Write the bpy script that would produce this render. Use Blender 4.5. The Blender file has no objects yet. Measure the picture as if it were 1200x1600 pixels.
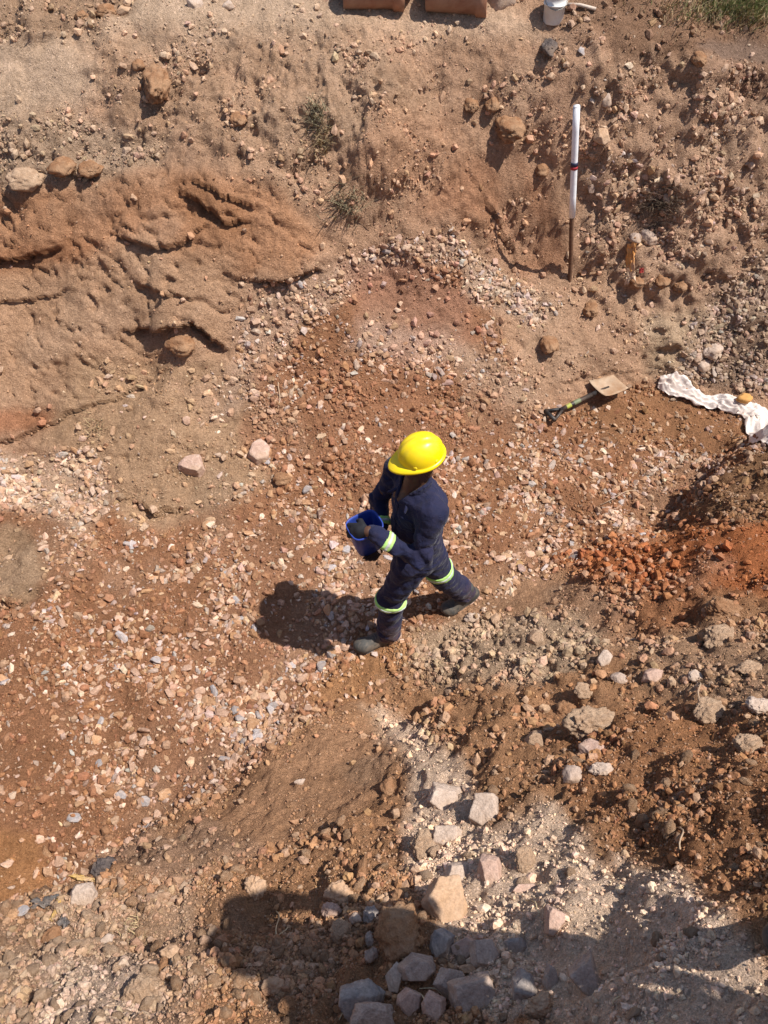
import bpy, bmesh, math, random
import numpy as np
from mathutils import Vector, Matrix
from mathutils.bvhtree import BVHTree

random.seed(7)
rng = np.random.default_rng(11)
S = bpy.context.scene
C = S.collection

# ------------------------------------------------------------------ camera, sky, sun, exposure
CAM_Z, PITCH, FPX = 4.6, math.radians(50), 1256.0
cam_d = bpy.data.cameras.new('camera'); cam = bpy.data.objects.new('camera', cam_d); C.objects.link(cam)
cam.location = (0, 0, CAM_Z); cam.rotation_euler = (math.pi / 2 - PITCH, 0, 0)
cam_d.sensor_fit = 'VERTICAL'; cam_d.sensor_height = 24
cam_d.lens = 24 * FPX / 1600
cam_d.clip_start = 0.05; cam_d.clip_end = 2000
S.camera = cam

SUN_DIR = Vector((0.92, -0.20, 1.72)).normalized()
elev = math.asin(SUN_DIR.z); azim = math.atan2(SUN_DIR.x, SUN_DIR.y)
world = bpy.data.worlds.new('World'); S.world = world; world.use_nodes = True
wn = world.node_tree.nodes; wl = world.node_tree.links
bgn = wn.get('Background') or wn.new('ShaderNodeBackground')
sky = wn.new('ShaderNodeTexSky'); sky.sky_type = 'NISHITA'; sky.sun_disc = False
sky.sun_elevation = elev; sky.sun_rotation = azim
wl.new(sky.outputs[0], bgn.inputs[0]); bgn.inputs[1].default_value = 0.105
sun_d = bpy.data.lights.new('sun', 'SUN'); sun_d.energy = 5.0; sun_d.angle = math.radians(0.53)
sun_d.color = (1.0, 0.95, 0.87)
sun = bpy.data.objects.new('sun', sun_d); C.objects.link(sun)
sun.rotation_euler = SUN_DIR.to_track_quat('Z', 'Y').to_euler(); sun.location = (6, -2, 12)
S.view_settings.view_transform = 'Standard'; S.view_settings.look = 'None'
S.view_settings.exposure = 0.36; S.view_settings.gamma = 1.0; S.view_settings.use_curve_mapping = False

# ------------------------------------------------------------------ helpers
def project(x, y, z):
    d = y * math.cos(PITCH) + (CAM_Z - z) * math.sin(PITCH)
    up = y * math.sin(PITCH) - (CAM_Z - z) * math.cos(PITCH)
    d = np.maximum(d, 0.05)
    return 600 + FPX * x / d, 800 - FPX * up / d, d

def unproj(u, v, z):
    a = PITCH + math.atan((v - 800) / FPX)
    y = (CAM_Z - z) / math.tan(a)
    d = y * math.cos(PITCH) + (CAM_Z - z) * math.sin(PITCH)
    return ((u - 600) * d / FPX, y, z)

PERM = rng.permutation(256); PERM = np.concatenate([PERM, PERM, PERM]).astype(np.int32)
GR = rng.normal(size=(256, 3)); GR /= np.linalg.norm(GR, axis=1)[:, None]; GR = GR.astype(np.float32)
def noise3(x, y, z):
    x, y, z = np.broadcast_arrays(np.asarray(x, np.float32), np.asarray(y, np.float32), np.asarray(z, np.float32))
    xi = np.floor(x).astype(np.int32); yi = np.floor(y).astype(np.int32); zi = np.floor(z).astype(np.int32)
    xf = x - xi; yf = y - yi; zf = z - zi
    u = xf**3 * (xf * (xf * 6 - 15) + 10); v = yf**3 * (yf * (yf * 6 - 15) + 10); w = zf**3 * (zf * (zf * 6 - 15) + 10)
    xi &= 255; yi &= 255; zi &= 255
    def g(a, b, c):
        h = PERM[PERM[PERM[(xi + a) & 255] + ((yi + b) & 255)] + ((zi + c) & 255)] & 255
        q = GR[h]
        return q[..., 0] * (xf - a) + q[..., 1] * (yf - b) + q[..., 2] * (zf - c)
    def L(a, b, t): return a + t * (b - a)
    return 1.6 * L(L(L(g(0,0,0), g(1,0,0), u), L(g(0,1,0), g(1,1,0), u), v),
                   L(L(g(0,0,1), g(1,0,1), u), L(g(0,1,1), g(1,1,1), u), v), w)
def fbm(x, y, z, o=4, lac=2.03, gain=0.5):
    s = 0; a = 1; f = 1
    for i in range(o):
        s = s + a * noise3(x * f + 7.3 * i, y * f + 3.1 * i, z * f + 1.7 * i); a *= gain; f *= lac
    return s
def ridged(x, y, z, o=4, gain=0.5):
    s = 0; a = 1; f = 1
    for i in range(o):
        s = s + a * (1 - 2 * np.abs(noise3(x * f + 5.3 * i, y * f + 9.1 * i, z * f + 2.7 * i))); a *= gain; f *= 2.07
    return s
def sstep(a, b, x):
    t = np.clip((x - a) / (b - a), 0, 1); return t * t * (3 - 2 * t)

def npmesh(name, V, F, smooth=False, col=None):
    me = bpy.data.meshes.new(name); V = np.asarray(V, np.float32); F = np.asarray(F, np.int32)
    me.vertices.add(len(V)); me.vertices.foreach_set('co', V.ravel())
    n = F.shape[1]; me.loops.add(F.size); me.loops.foreach_set('vertex_index', F.ravel())
    me.polygons.add(len(F)); me.polygons.foreach_set('loop_start', np.arange(0, F.size, n, dtype=np.int32))
    me.update(calc_edges=True)
    me.polygons.foreach_set('use_smooth', np.full(len(F), smooth))
    if col is not None:
        at = me.color_attributes.new('soil', 'FLOAT_COLOR', 'POINT')
        c4 = np.ones((len(V), 4), np.float32); c4[:, :3] = col
        at.data.foreach_set('color', c4.ravel())
    me.update(); return me

def link(name, me, mat=None, parent=None, kind=None):
    o = bpy.data.objects.new(name, me); C.objects.link(o)
    if mat and me: me.materials.clear(); me.materials.append(mat)
    if parent: o.parent = parent
    if kind: o['kind'] = kind
    return o
def tag(o, label, cat, group=None):
    o['label'] = label; o['category'] = cat
    if group: o['group'] = group
    return o
def empty(name, loc, rot=(0, 0, 0)):
    o = bpy.data.objects.new(name, None); C.objects.link(o); o.location = loc; o.rotation_euler = rot
    o.empty_display_size = 0.1; return o

# ------------------------------------------------------------------ materials
def newmat(name, rough=0.9):
    m = bpy.data.materials.new(name); m.use_nodes = True
    nt = m.node_tree; b = nt.nodes['Principled BSDF']; b.inputs['Roughness'].default_value = rough
    b.inputs['Specular IOR Level'].default_value = 0.25
    return m, nt, b
def N(nt, t, **kw):
    n = nt.nodes.new(t)
    for k, v in kw.items(): setattr(n, k, v)
    return n
def noise_node(nt, scale, detail=6, rough=0.6, coord=None, dist=0.0):
    n = N(nt, 'ShaderNodeTexNoise'); n.inputs['Scale'].default_value = scale
    n.inputs['Detail'].default_value = detail; n.inputs['Roughness'].default_value = rough
    n.inputs['Distortion'].default_value = dist
    if coord: nt.links.new(coord, n.inputs['Vector'])
    return n
def ramp(nt, src, stops):
    r = N(nt, 'ShaderNodeValToRGB'); e = r.color_ramp.elements
    while len(e) < len(stops): e.new(0.5)
    for q, (p, c) in zip(e, stops):
        q.position = p; q.color = (*c, 1) if len(c) == 3 else c
    nt.links.new(src, r.inputs[0]); return r
def mix(nt, a, b, fac, mode='MIX'):
    m = N(nt, 'ShaderNodeMix', data_type='RGBA', blend_type=mode)
    for s, i in ((fac, 0), (a, 6), (b, 7)):
        if hasattr(s, 'links') or isinstance(s, bpy.types.NodeSocket): nt.links.new(s, m.inputs[i])
        elif isinstance(s, (int, float)): m.inputs[i].default_value = s
        else: m.inputs[i].default_value = (*s, 1)
    return m.outputs[2]
def bump(nt, b, hs, dist=0.01, strength=1.0, prev=None):
    n = N(nt, 'ShaderNodeBump'); n.inputs['Distance'].default_value = dist; n.inputs['Strength'].default_value = strength
    nt.links.new(hs, n.inputs['Height'])
    if prev: nt.links.new(prev, n.inputs['Normal'])
    nt.links.new(n.outputs[0], b.inputs['Normal']); return n.outputs[0]

def ground_material():
    m, nt, b = newmat('soil', 0.96); b.inputs['Specular IOR Level'].default_value = 0.12
    co = N(nt, 'ShaderNodeTexCoord').outputs['Object']
    at = N(nt, 'ShaderNodeAttribute', attribute_name='soil').outputs['Color']
    n1 = noise_node(nt, 3.5, 8, 0.65, co, 0.6); n2 = noise_node(nt, 45, 5, 0.7, co); n3 = noise_node(nt, 180, 3, 0.7, co)
    r1 = ramp(nt, n1.outputs[0], [(0.3, (0.80, 0.78, 0.76)), (0.5, (1, 1, 1)), (0.7, (1.14, 1.14, 1.16))])
    r2 = ramp(nt, n2.outputs[0], [(0.3, (0.72, 0.70, 0.68)), (0.52, (1, 1, 1)), (0.75, (1.25, 1.26, 1.28))])
    r3 = ramp(nt, n3.outputs[0], [(0.3, (0.75, 0.73, 0.72)), (0.5, (1, 1, 1)), (0.72, (1.3, 1.3, 1.32))])
    c = mix(nt, at, (1.0, 1.0, 1.0), 1.0, 'MULTIPLY'); c = mix(nt, c, r1.outputs[0], 1.0, 'MULTIPLY'); c = mix(nt, c, r2.outputs[0], 1.0, 'MULTIPLY'); c = mix(nt, c, r3.outputs[0], 0.8, 'MULTIPLY')
    vo = N(nt, 'ShaderNodeTexVoronoi'); vo.inputs['Scale'].default_value = 75; nt.links.new(co, vo.inputs['Vector'])
    vr = N(nt, 'ShaderNodeTexVoronoi'); vr.inputs['Scale'].default_value = 150; nt.links.new(co, vr.inputs['Vector'])
    # scattered tiny pale grits
    sp = N(nt, 'ShaderNodeSeparateColor'); nt.links.new(vo.outputs['Color'], sp.inputs[0])
    g1 = ramp(nt, sp.outputs[0], [(0.90, (0, 0, 0)), (0.92, (1, 1, 1))]); g2 = ramp(nt, vo.outputs['Distance'], [(0.28, (1, 1, 1)), (0.40, (0, 0, 0))])
    gm = mix(nt, g1.outputs[0], g2.outputs[0], 1.0, 'MULTIPLY')
    mp = mix(nt, c, (1.55, 1.6, 1.7), 1.0, 'MULTIPLY')
    c = mix(nt, c, mp, gm)
    nt.links.new(c, b.inputs['Base Color'])
    p = bump(nt, b, n1.outputs[0], 0.04, 0.5)
    p = bump(nt, b, n2.outputs[0], 0.018, 1.0, p)
    inv = N(nt, 'ShaderNodeMath', operation='SUBTRACT'); inv.inputs[0].default_value = 1; nt.links.new(vo.outputs['Distance'], inv.inputs[1])
    p = bump(nt, b, inv.outputs[0], 0.006, 0.8, p)
    p = bump(nt, b, n3.outputs[0], 0.004, 0.8, p)
    return m
def crumb_material(name, grain=120, rough=0.95):
    m, nt, b = newmat(name, rough)
    co = N(nt, 'ShaderNodeTexCoord').outputs['Object']
    at = N(nt, 'ShaderNodeAttribute', attribute_name='soil').outputs['Color']
    n2 = noise_node(nt, grain, 4, 0.7, co); n1 = noise_node(nt, grain / 4, 3, 0.6, co)
    r2 = ramp(nt, n2.outputs[0], [(0.3, (0.75, 0.74, 0.73)), (0.5, (1, 1, 1)), (0.7, (1.22, 1.22, 1.22))])
    r1 = ramp(nt, n1.outputs[0], [(0.35, (0.86, 0.83, 0.8)), (0.6, (1.08, 1.08, 1.08))])
    c = mix(nt, at, r2.outputs[0], 1.0, 'MULTIPLY'); c = mix(nt, c, r1.outputs[0], 1.0, 'MULTIPLY')
    nt.links.new(c, b.inputs['Base Color']); bump(nt, b, n2.outputs[0], 0.005, 0.8)
    return m
def rock_material(name, c1, c2, c3, scale=14, rough=0.85, dust=(0.42, 0.28, 0.18), dustamt=0.5, objrand=False, bumpd=0.012):
    m, nt, b = newmat(name, rough)
    co = N(nt, 'ShaderNodeTexCoord').outputs['Object']
    n1 = noise_node(nt, scale, 8, 0.65, co, 0.8); n2 = noise_node(nt, scale * 8, 5, 0.7, co); n3 = noise_node(nt, scale * 0.45, 3, 0.5, co)
    r = ramp(nt, n1.outputs[0], [(0.32, c1), (0.5, c2), (0.68, c3)])
    r2 = ramp(nt, n2.outputs[0], [(0.3, (0.72, 0.72, 0.72)), (0.5, (1, 1, 1)), (0.72, (1.25, 1.25, 1.25))])
    c = mix(nt, r.outputs[0], r2.outputs[0], 1.0, 'MULTIPLY')
    d = ramp(nt, n3.outputs[0], [(0.42, (0, 0, 0)), (0.62, (dustamt,) * 3)])
    c = mix(nt, c, dust, d.outputs[0])
    if objrand:
        oi = N(nt, 'ShaderNodeObjectInfo'); rr = ramp(nt, oi.outputs['Random'], [(0, (0.75, 0.72, 0.70)), (0.5, (1, 1, 1)), (1, (1.22, 1.2, 1.2))])
        c = mix(nt, c, rr.outputs[0], 1.0, 'MULTIPLY')
    nt.links.new(c, b.inputs['Base Color'])
    p = bump(nt, b, n1.outputs[0], bumpd, 0.7); bump(nt, b, n2.outputs[0], bumpd * 0.35, 0.8, p)
    return m
def plain(name, col, rough=0.6, var=0.15, scale=30, metal=0.0, bd=0.0, dirt=None, dirtamt=0.5, spec=0.4):
    m, nt, b = newmat(name, rough); b.inputs['Metallic'].default_value = metal; b.inputs['Specular IOR Level'].default_value = spec
    co = N(nt, 'ShaderNodeTexCoord').outputs['Object']
    n = noise_node(nt, scale, 6, 0.6, co)
    r = ramp(nt, n.outputs[0], [(0.3, tuple(x * (1 - var) for x in col)), (0.7, tuple(x * (1 + var) for x in col))])
    c = r.outputs[0]
    if dirt:
        n2 = noise_node(nt, scale * 0.35, 6, 0.7, co, 0.5)
        d = ramp(nt, n2.outputs[0], [(0.45, (0, 0, 0)), (0.65, (dirtamt,) * 3)])
        c = mix(nt, c, dirt, d.outputs[0])
    nt.links.new(c, b.inputs['Base Color'])
    if bd: bump(nt, b, n.outputs[0], bd, 0.6)
    return m

M = {}
M['soil'] = ground_material()
M['crumb'] = crumb_material('crumbled_soil', 110)
M['chip'] = crumb_material('crushed_stone', 90, 0.85)
M['grey'] = rock_material('grey_rock', (0.27, 0.195, 0.155), (0.40, 0.30, 0.245), (0.54, 0.42, 0.35), 16, dustamt=0.5)
M['blue'] = rock_material('blue_grey_rock', (0.17, 0.15, 0.15), (0.33, 0.28, 0.25), (0.54, 0.45, 0.39), 12, dustamt=0.4)
M['pink'] = rock_material('pinkish_rock', (0.36, 0.23, 0.18), (0.48, 0.32, 0.25), (0.58, 0.43, 0.36), 14)
M['pale'] = rock_material('pale_rock', (0.36, 0.265, 0.205), (0.47, 0.36, 0.29), (0.57, 0.46, 0.38), 14)
M['tan'] = rock_material('tan_rock', (0.38, 0.23, 0.13), (0.47, 0.30, 0.19), (0.55, 0.38, 0.26), 10, dustamt=0.6)
M['clod'] = rock_material('brown_clod', (0.24, 0.115, 0.055), (0.32, 0.165, 0.085), (0.40, 0.23, 0.13), 18, 0.97, dust=(0.40, 0.25, 0.15), bumpd=0.03)
M['paleclod'] = rock_material('pale_clod', (0.36, 0.23, 0.145), (0.46, 0.305, 0.20), (0.54, 0.385, 0.265), 22, 0.97, bumpd=0.03)
M['rust'] = rock_material('rusty_brown_boulder', (0.30, 0.15, 0.07), (0.40, 0.21, 0.105), (0.48, 0.29, 0.17), 18, 0.95, bumpd=0.03)
M['dark'] = rock_material('dark_lump', (0.05, 0.04, 0.04), (0.10, 0.08, 0.075), (0.18, 0.14, 0.12), 18, 0.9, dustamt=0.25, bumpd=0.02)
M['chip_pink'] = rock_material('pink_stone', (0.42, 0.26, 0.18), (0.56, 0.37, 0.27), (0.66, 0.47, 0.37), 1.6, objrand=True, dustamt=0.35, dust=(0.40, 0.21, 0.10))
M['chip_grey'] = rock_material('grey_stone', (0.28, 0.25, 0.25), (0.38, 0.35, 0.35), (0.50, 0.46, 0.45), 1.6, objrand=True, dustamt=0.4, dust=(0.42, 0.26, 0.16))
M['chip_tan'] = rock_material('tan_stone', (0.38, 0.21, 0.11), (0.48, 0.29, 0.17), (0.56, 0.37, 0.24), 1.6, objrand=True, dustamt=0.6, dust=(0.36, 0.18, 0.08))
M['clod_rand'] = rock_material('earth_lump', (0.27, 0.145, 0.075), (0.36, 0.21, 0.12), (0.45, 0.29, 0.18), 2.0, 0.97, objrand=True, bumpd=0.03)
M['clod_tan'] = rock_material('pale_earth_lump', (0.37, 0.235, 0.145), (0.46, 0.305, 0.20), (0.54, 0.38, 0.26), 2.0, 0.97, objrand=True, bumpd=0.03, dust=(.50,.35,.24))

# ------------------------------------------------------------------ ground heights: surveyed points (pixel column, row, height above the trench floor)
SURV = {
 50:  [(1600,1.95),(1500,1.35),(1300,0.0),(1200,0),(1100,0),(1000,0),(900,0.04),(800,0.02),(740,0.06),(700,0.20),(600,0.48),(500,0.78),(400,1.15),(300,1.55),(200,1.85),(100,2.15),(20,2.40)],
 250: [(1600,2.05),(1500,1.6),(1400,1.05),(1240,0.02),(1150,0),(1000,0),(900,0),(820,0.02),(760,0.14),(700,0.28),(620,0.48),(560,0.60),(500,0.92),(400,1.27),(300,1.6),(200,1.9),(100,2.18),(20,2.42)],
 430: [(1600,2.1),(1500,1.7),(1400,1.2),(1300,0.84),(1200,0.38),(1140,0.10),(1110,0.0),(1000,0),(900,0),(800,0.05),(700,0.25),(600,0.50),(500,0.82),(430,1.12),(300,1.6),(200,1.93),(100,2.2),(20,2.42)],
 600: [(1600,2.15),(1500,1.92),(1400,1.6),(1300,1.02),(1200,0.58),(1120,0.18),(1060,0.02),(960,0),(850,0.0),(750,0.12),(650,0.27),(560,0.50),(480,0.75),(410,1.0),(300,1.55),(200,1.95),(100,2.22),(20,2.4)],
 800: [(1600,2.2),(1500,2.02),(1400,1.8),(1300,1.5),(1200,1.2),(1100,0.8),(1000,0.35),(930,0.05),(860,0),(760,0),(690,0.02),(620,0.22),(560,0.40),(500,0.55),(400,0.85),(300,1.35),(200,1.8),(100,2.2),(20,2.42)],
 900: [(1600,2.25),(1300,1.6),(1100,0.98),(1000,0.6),(900,0.2),(860,0.02),(760,0),(650,0.0),(610,0.15),(560,0.35),(500,0.52),(437,0.7),(390,0.98),(300,1.35),(200,1.8),(100,2.2),(20,2.44)],
 1000:[(1600,2.35),(1500,2.2),(1400,2.0),(1300,1.7),(1200,1.4),(1100,1.1),(1000,0.8),(900,0.55),(850,0.35),(700,0),(610,0.0),(580,0.15),(500,0.5),(400,0.93),(300,1.35),(200,1.8),(100,2.2),(20,2.44)],
 1100:[(1600,2.42),(1400,2.2),(1300,1.88),(1200,1.55),(1100,1.25),(1000,0.95),(900,0.72),(835,0.60),(700,0.0),(620,0.0),(590,0.10),(500,0.48),(400,0.93),(300,1.35),(200,1.78),(100,2.18),(20,2.4)],
 1145:[(1200,1.65),(1000,1.02),(830,0.70),(660,0.0)],
 1190:[(1600,2.42),(1500,2.3),(1400,2.13),(1300,1.92),(1200,1.68),(1100,1.42),(1000,1.1),(900,0.85),(830,0.74),(760,0.66),(655,0.0),(600,0.12),(500,0.5),(400,0.93),(300,1.35),(200,1.75),(100,2.12),(20,2.35)],
}
SOFT = {50: .74, 250: .74, 430: .76, 600: .80, 800: .86, 900: .90, 1000: .94, 1100: .97, 1145: 1, 1190: 1}
for u in SURV: SURV[u] = [(v, z * SOFT[u] if v > 880 else z) for v, z in SURV[u]]
pts = []
for u, col in SURV.items():
    for v, z in col: pts.append(unproj(u, v, z))
for v, z in SURV[50]: pts.append(unproj(-420, v, z))
for v, z in SURV[1190]: pts.append(unproj(1620, v, z + 0.05))
for x in np.linspace(-7, 9, 9):
    pts += [(x, 8.0, 2.62), (x, 10.0, 2.9), (x, -0.12, 2.85), (x, -1.5, 3.0)]
pts += [(1.2, 0.5, 2.48), (1.2, 0.25, 2.55), (1.6, 0.5, 2.6), (1.0, 0.08, 2.7)]
for u, v in ((1030,842),(1060,808),(1100,764),(1145,724),(1190,694),(1245,668),(1300,650)):      # steep left face of the mound at right
    q = unproj(u, v, 0); pts += [(q[0], q[1], 0.0), (q[0] - .12, q[1] + .08, 0.0), (q[0] + .15, q[1] - .02, .44), (q[0] + .40, q[1] - .05, .58)]
for u, v, z in ((-60,1475,.8),(0,1440,.74),(60,1408,.66),(120,1375,.56),(180,1338,.46),(250,1300,.33)):   # broken edge above the trench
    q = unproj(u, v, z); pts += [q, (q[0] - .05, q[1] + .15, 0.0), (q[0] - .07, q[1] + .25, 0.0)]
pts = np.array(pts)
def tps_fit(p, lam=0.004):
    n = len(p); d2 = ((p[:, None, :2] - p[None, :, :2])**2).sum(-1)
    K = np.sqrt(d2 + 1e-4)                       # linear radial basis: no overshoot
    A = np.zeros((n + 3, n + 3)); A[:n, :n] = K + lam * np.eye(n)
    Pm = np.c_[np.ones(n), p[:, :2]]; A[:n, n:] = Pm; A[n:, :n] = Pm.T
    return np.linalg.solve(A, np.r_[p[:, 2], 0, 0, 0])
W = tps_fit(pts, -0.004)
def base_z(x, y):
    sh = np.shape(x); x = np.clip(np.ravel(x), -8, 9.5); y = np.clip(np.ravel(y), -1.5, 10)
    out = np.empty(len(x))
    for i in range(0, len(x), 40000):
        a = x[i:i+40000]; b = y[i:i+40000]
        d = np.sqrt((a[:, None] - pts[None, :, 0])**2 + (b[:, None] - pts[None, :, 1])**2 + 1e-2 * 0.25)
        out[i:i+40000] = d @ W[:-3] + W[-3] + W[-2] * a + W[-1] * b
    return out.reshape(sh)

def axis(segs, ends=(150, 150), g=1.22):
    c = [segs[0][0]]
    for a, b, s in segs:
        n = max(1, int(round((b - a) / s))); c += list(np.linspace(a, b, n + 1)[1:])
    lo, hi = [], []; s = c[1] - c[0]; p = c[0]
    while p > -ends[0]: s *= g; p -= s; lo.append(p)
    s = c[-1] - c[-2]; p = c[-1]
    while p < ends[1]: s *= g; p += s; hi.append(p)
    return np.array(lo[::-1] + c + hi)
gx = axis([(-5.2,-3,.026),(-3,-1.2,.018),(-1.2,1.2,.0115),(1.2,3,.018),(3,5.4,.026)])
gy = axis([(-0.3,0.3,.025),(0.3,1.5,.0115),(1.5,4.05,.017),(4.05,5.5,.0095),(5.5,6.6,.013),(6.6,8.2,.03)])
GX, GY = np.meshgrid(gx, gy)                       # shape (ny, nx)
# slightly blurred heights: average of four shifted samples
off = 0.02
BZ = sum(base_z(GX + a, GY + b) for a, b in ((off, 0), (-off, 0), (0, off), (0, -off))) / 4
U, Vp, DEP = project(GX, GY, BZ)

# ---- image-space survey maps (what kind of ground lies where), 4 px cells
MW, MH = 340, 440                                   # covers -80..1280, -80..1680
mu, mv = np.meshgrid(np.arange(MW) * 4 - 80.0, np.arange(MH) * 4 - 80.0)
def poly_mask(poly, feather=15):
    inside = np.zeros(mu.shape, bool); dist = np.full(mu.shape, 1e9); n = len(poly)
    for i in range(n):
        x1, y1 = poly[i]; x2, y2 = poly[(i + 1) % n]
        c = ((y1 > mv) != (y2 > mv)) & (mu < (x2 - x1) * (mv - y1) / ((y2 - y1) if y2 != y1 else 1e-9) + x1)
        inside ^= c
        dx, dy = x2 - x1, y2 - y1; t = np.clip(((mu - x1) * dx + (mv - y1) * dy) / (dx * dx + dy * dy + 1e-9), 0, 1)
        dist = np.minimum(dist, np.hypot(mu - x1 - t * dx, mv - y1 - t * dy))
    sd = np.where(inside, dist, -dist)
    return sstep(-feather, feather, sd)
TAN = (0.43, 0.258, 0.162); PALE = (0.54, 0.375, 0.255); RED = (0.37, 0.185, 0.092); BROWN = (0.30, 0.152, 0.072)
FLOOR = (0.295, 0.142, 0.074)
cmap = np.zeros(mu.shape + (3,)); cmap[:] = TAN
gden = np.zeros(mu.shape); cden = np.full(mu.shape, 0.6); rough_m = np.full(mu.shape, 0.5)
def paint(poly, color=None, feather=15, alpha=1.0, g=None, c=None, r=None):
    m = poly_mask(poly, feather)
    if color is not None: cmap[:] = cmap * (1 - m[..., None] * alpha) + np.array(color) * m[..., None] * alpha
    if g is not None: gden[:] = gden * (1 - m) + g * m
    if c is not None: cden[:] = cden * (1 - m) + c * m
    if r is not None: rough_m[:] = rough_m * (1 - m) + r * m
def ell(u, v, ru, rv, rot=0, n=14):
    r = math.radians(rot)
    return [(u + ru * math.cos(t) * math.cos(r) - rv * math.sin(t) * math.sin(r), v + ru * math.cos(t) * math.sin(r) + rv * math.sin(t) * math.cos(r)) for t in np.linspace(0, 2 * math.pi, n, endpoint=False)]
BIG = 99
# far bank
paint([(-80,-80),(430,-80),(560,30),(400,60),(250,70),(130,170),(-80,240)], PALE, 40, 1, c=0.25, r=0.3)
paint([(250,20),(800,10),(860,60),(500,60),(300,80)], PALE, 25, .7, c=0.4, r=.3)
paint([(-80,-80),(240,-80),(200,30),(60,60),(-80,75)], (0.34,0.21,0.13), 12, .8, c=2.0, r=1.2)
paint([(120,60),(600,60),(700,160),(560,260),(470,330),(330,240),(180,190)], (0.41,0.256,0.162), 40, 1, c=.8, r=1.0)
paint([(-80,170),(120,190),(260,210),(230,290),(60,300),(-80,290)], (0.40,0.27,0.18), 20, 1, c=2.4, r=1.0)
paint([(-80,300),(120,290),(230,262),(330,270),(430,290),(500,380),(470,430),(350,450),(240,500),(100,590),(-80,620)], (0.41,0.215,0.118), 18, 1, c=0.06, r=0.75)
paint([(-80,440),(90,420),(200,380),(350,400),(380,470),(350,540),(230,560),(100,640),(-80,690)], (0.43,0.260,0.158), 30, .9, c=0.06, r=.5)
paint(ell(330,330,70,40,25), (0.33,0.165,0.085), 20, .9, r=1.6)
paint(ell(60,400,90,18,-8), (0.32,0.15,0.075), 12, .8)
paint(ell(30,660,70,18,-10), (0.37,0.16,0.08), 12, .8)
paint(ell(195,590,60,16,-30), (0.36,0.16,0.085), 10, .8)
paint([(600,170),(700,180),(790,330),(890,430),(880,450),(700,350),(560,330),(520,260)], (0.43,0.245,0.148), 30, .8, c=.6, r=.8)
paint([(720,250),(800,240),(880,330),(890,440),(800,430),(740,350),(660,330)], (0.36,0.185,0.105), 20, .9, c=0.3)
paint([(900,60),(1280,120),(1280,520),(1140,600),(1040,590),(900,430),(920,250)], (0.42,0.262,0.170), 25, .9, c=1.3, g=.22, r=1.2)
paint([(880,30),(1000,-80),(1280,-80),(1280,130),(1100,90),(960,90)], (0.26,0.150,0.092), 20, 1, c=1.5, g=.05)
paint([(1090,70),(1150,60),(1280,80),(1280,115),(1120,98)], (0.24,0.155,0.110), 8, 1, c=.15, r=.1)
paint([(1100,110),(1280,110),(1280,200),(1180,160)], (0.22,0.125,0.08), 20, .8, c=2)
paint([(840,430),(1000,420),(1110,430),(1100,560),(1000,590),(860,600),(780,540)], (0.43,0.262,0.165), 20, 1, c=.7, g=.05)
paint([(1000,500),(1110,480),(1120,560),(1010,590)], (0.44,0.32,0.21), 15, .7, c=.3)
paint([(1110,470),(1280,330),(1280,640),(1130,600),(1060,575)], (0.29,0.19,0.13), 18, 1, c=1.2, g=2.6, r=.8)
# trench floor
FLOORP = [(-80,705),(60,705),(175,745),(215,830),(300,790),(360,690),(390,560),(420,480),(560,400),(700,365),(740,470),(800,560),(850,640),(1010,600),(1100,625),(1280,680),(1280,700),(1110,760),(1040,830),(940,865),(850,905),(720,965),(640,1045),(520,1120),(400,1200),(250,1290),(100,1385),(-80,1480)]
paint(FLOORP, FLOOR, 14, 1, g=1.0, c=1.5, r=.35)
paint([(140,560),(330,560),(400,600),(430,760),(250,830),(200,820),(170,740),(60,690)], (0.40,0.250,0.150), 20, 1, g=.12, c=.5)
paint([(380,640),(420,640),(420,715),(380,710)], (0.41,0.23,0.14), 8, .8)
paint([(260,600),(390,560),(400,620),(330,660),(300,620)], (0.42,0.26,0.165), 14, .7, g=1.0)
paint([(370,500),(450,440),(560,400),(700,365),(720,410),(600,430),(480,500),(400,620),(330,650),(370,560)], (0.44,0.29,0.20), 14, .8, g=2.6)
paint([(540,420),(640,410),(740,460),(730,530),(640,540),(560,490)], (0.38,0.20,0.13), 22, .75, g=.35, c=.5)
paint([(560,500),(700,520),(740,560),(640,575),(540,545)], (0.47,0.305,0.225), 16, .8, g=1.2)
paint([(700,365),(740,400),(870,480),(830,520),(740,470)], (0.44,0.31,0.22), 14, .8, g=2.4)
paint([(740,540),(840,600),(850,650),(780,640),(700,560)], (0.42,0.27,0.18), 16, .8, g=.6)
paint([(400,560),(600,560),(760,600),(820,680),(700,760),(440,760),(380,700)], (0.30,0.145,0.078), 30, .8, g=.7, c=2.4)
paint([(-80,700),(150,715),(185,780),(130,830),(40,800),(-80,800)], (0.47,0.315,0.215), 14, .9, g=2.8)
paint(ell(20,880,48,60), (0.34,0.215,0.13), 12, 1, g=.1, c=.4, r=.8)
paint(ell(320,745,70,40), (0.40,0.25,0.15), 14, .8, c=.4)
paint([(880,650),(1010,605),(1200,670),(1150,720),(950,700)], (0.29,0.145,0.072), 18, .9, g=.25, c=2)
paint([(700,700),(1040,700),(1040,820),(720,940)], FLOOR, 20, .5, g=1.7, c=1)
paint([(350,820),(560,800),(600,900),(560,1010),(460,1160),(300,1240),(160,1240),(280,1060)], (0.34,0.175,0.100), 40, .6, g=2.2, c=1)
paint([(560,1020),(680,990),(640,1050),(520,1110),(470,1080)], (0.39,0.20,0.095), 16, .9, g=.3, c=2.0)
paint([(-80,1280),(60,1300),(80,1390),(-80,1460)], (0.37,0.18,0.08), 14, .9, g=.15, c=.8)
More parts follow.
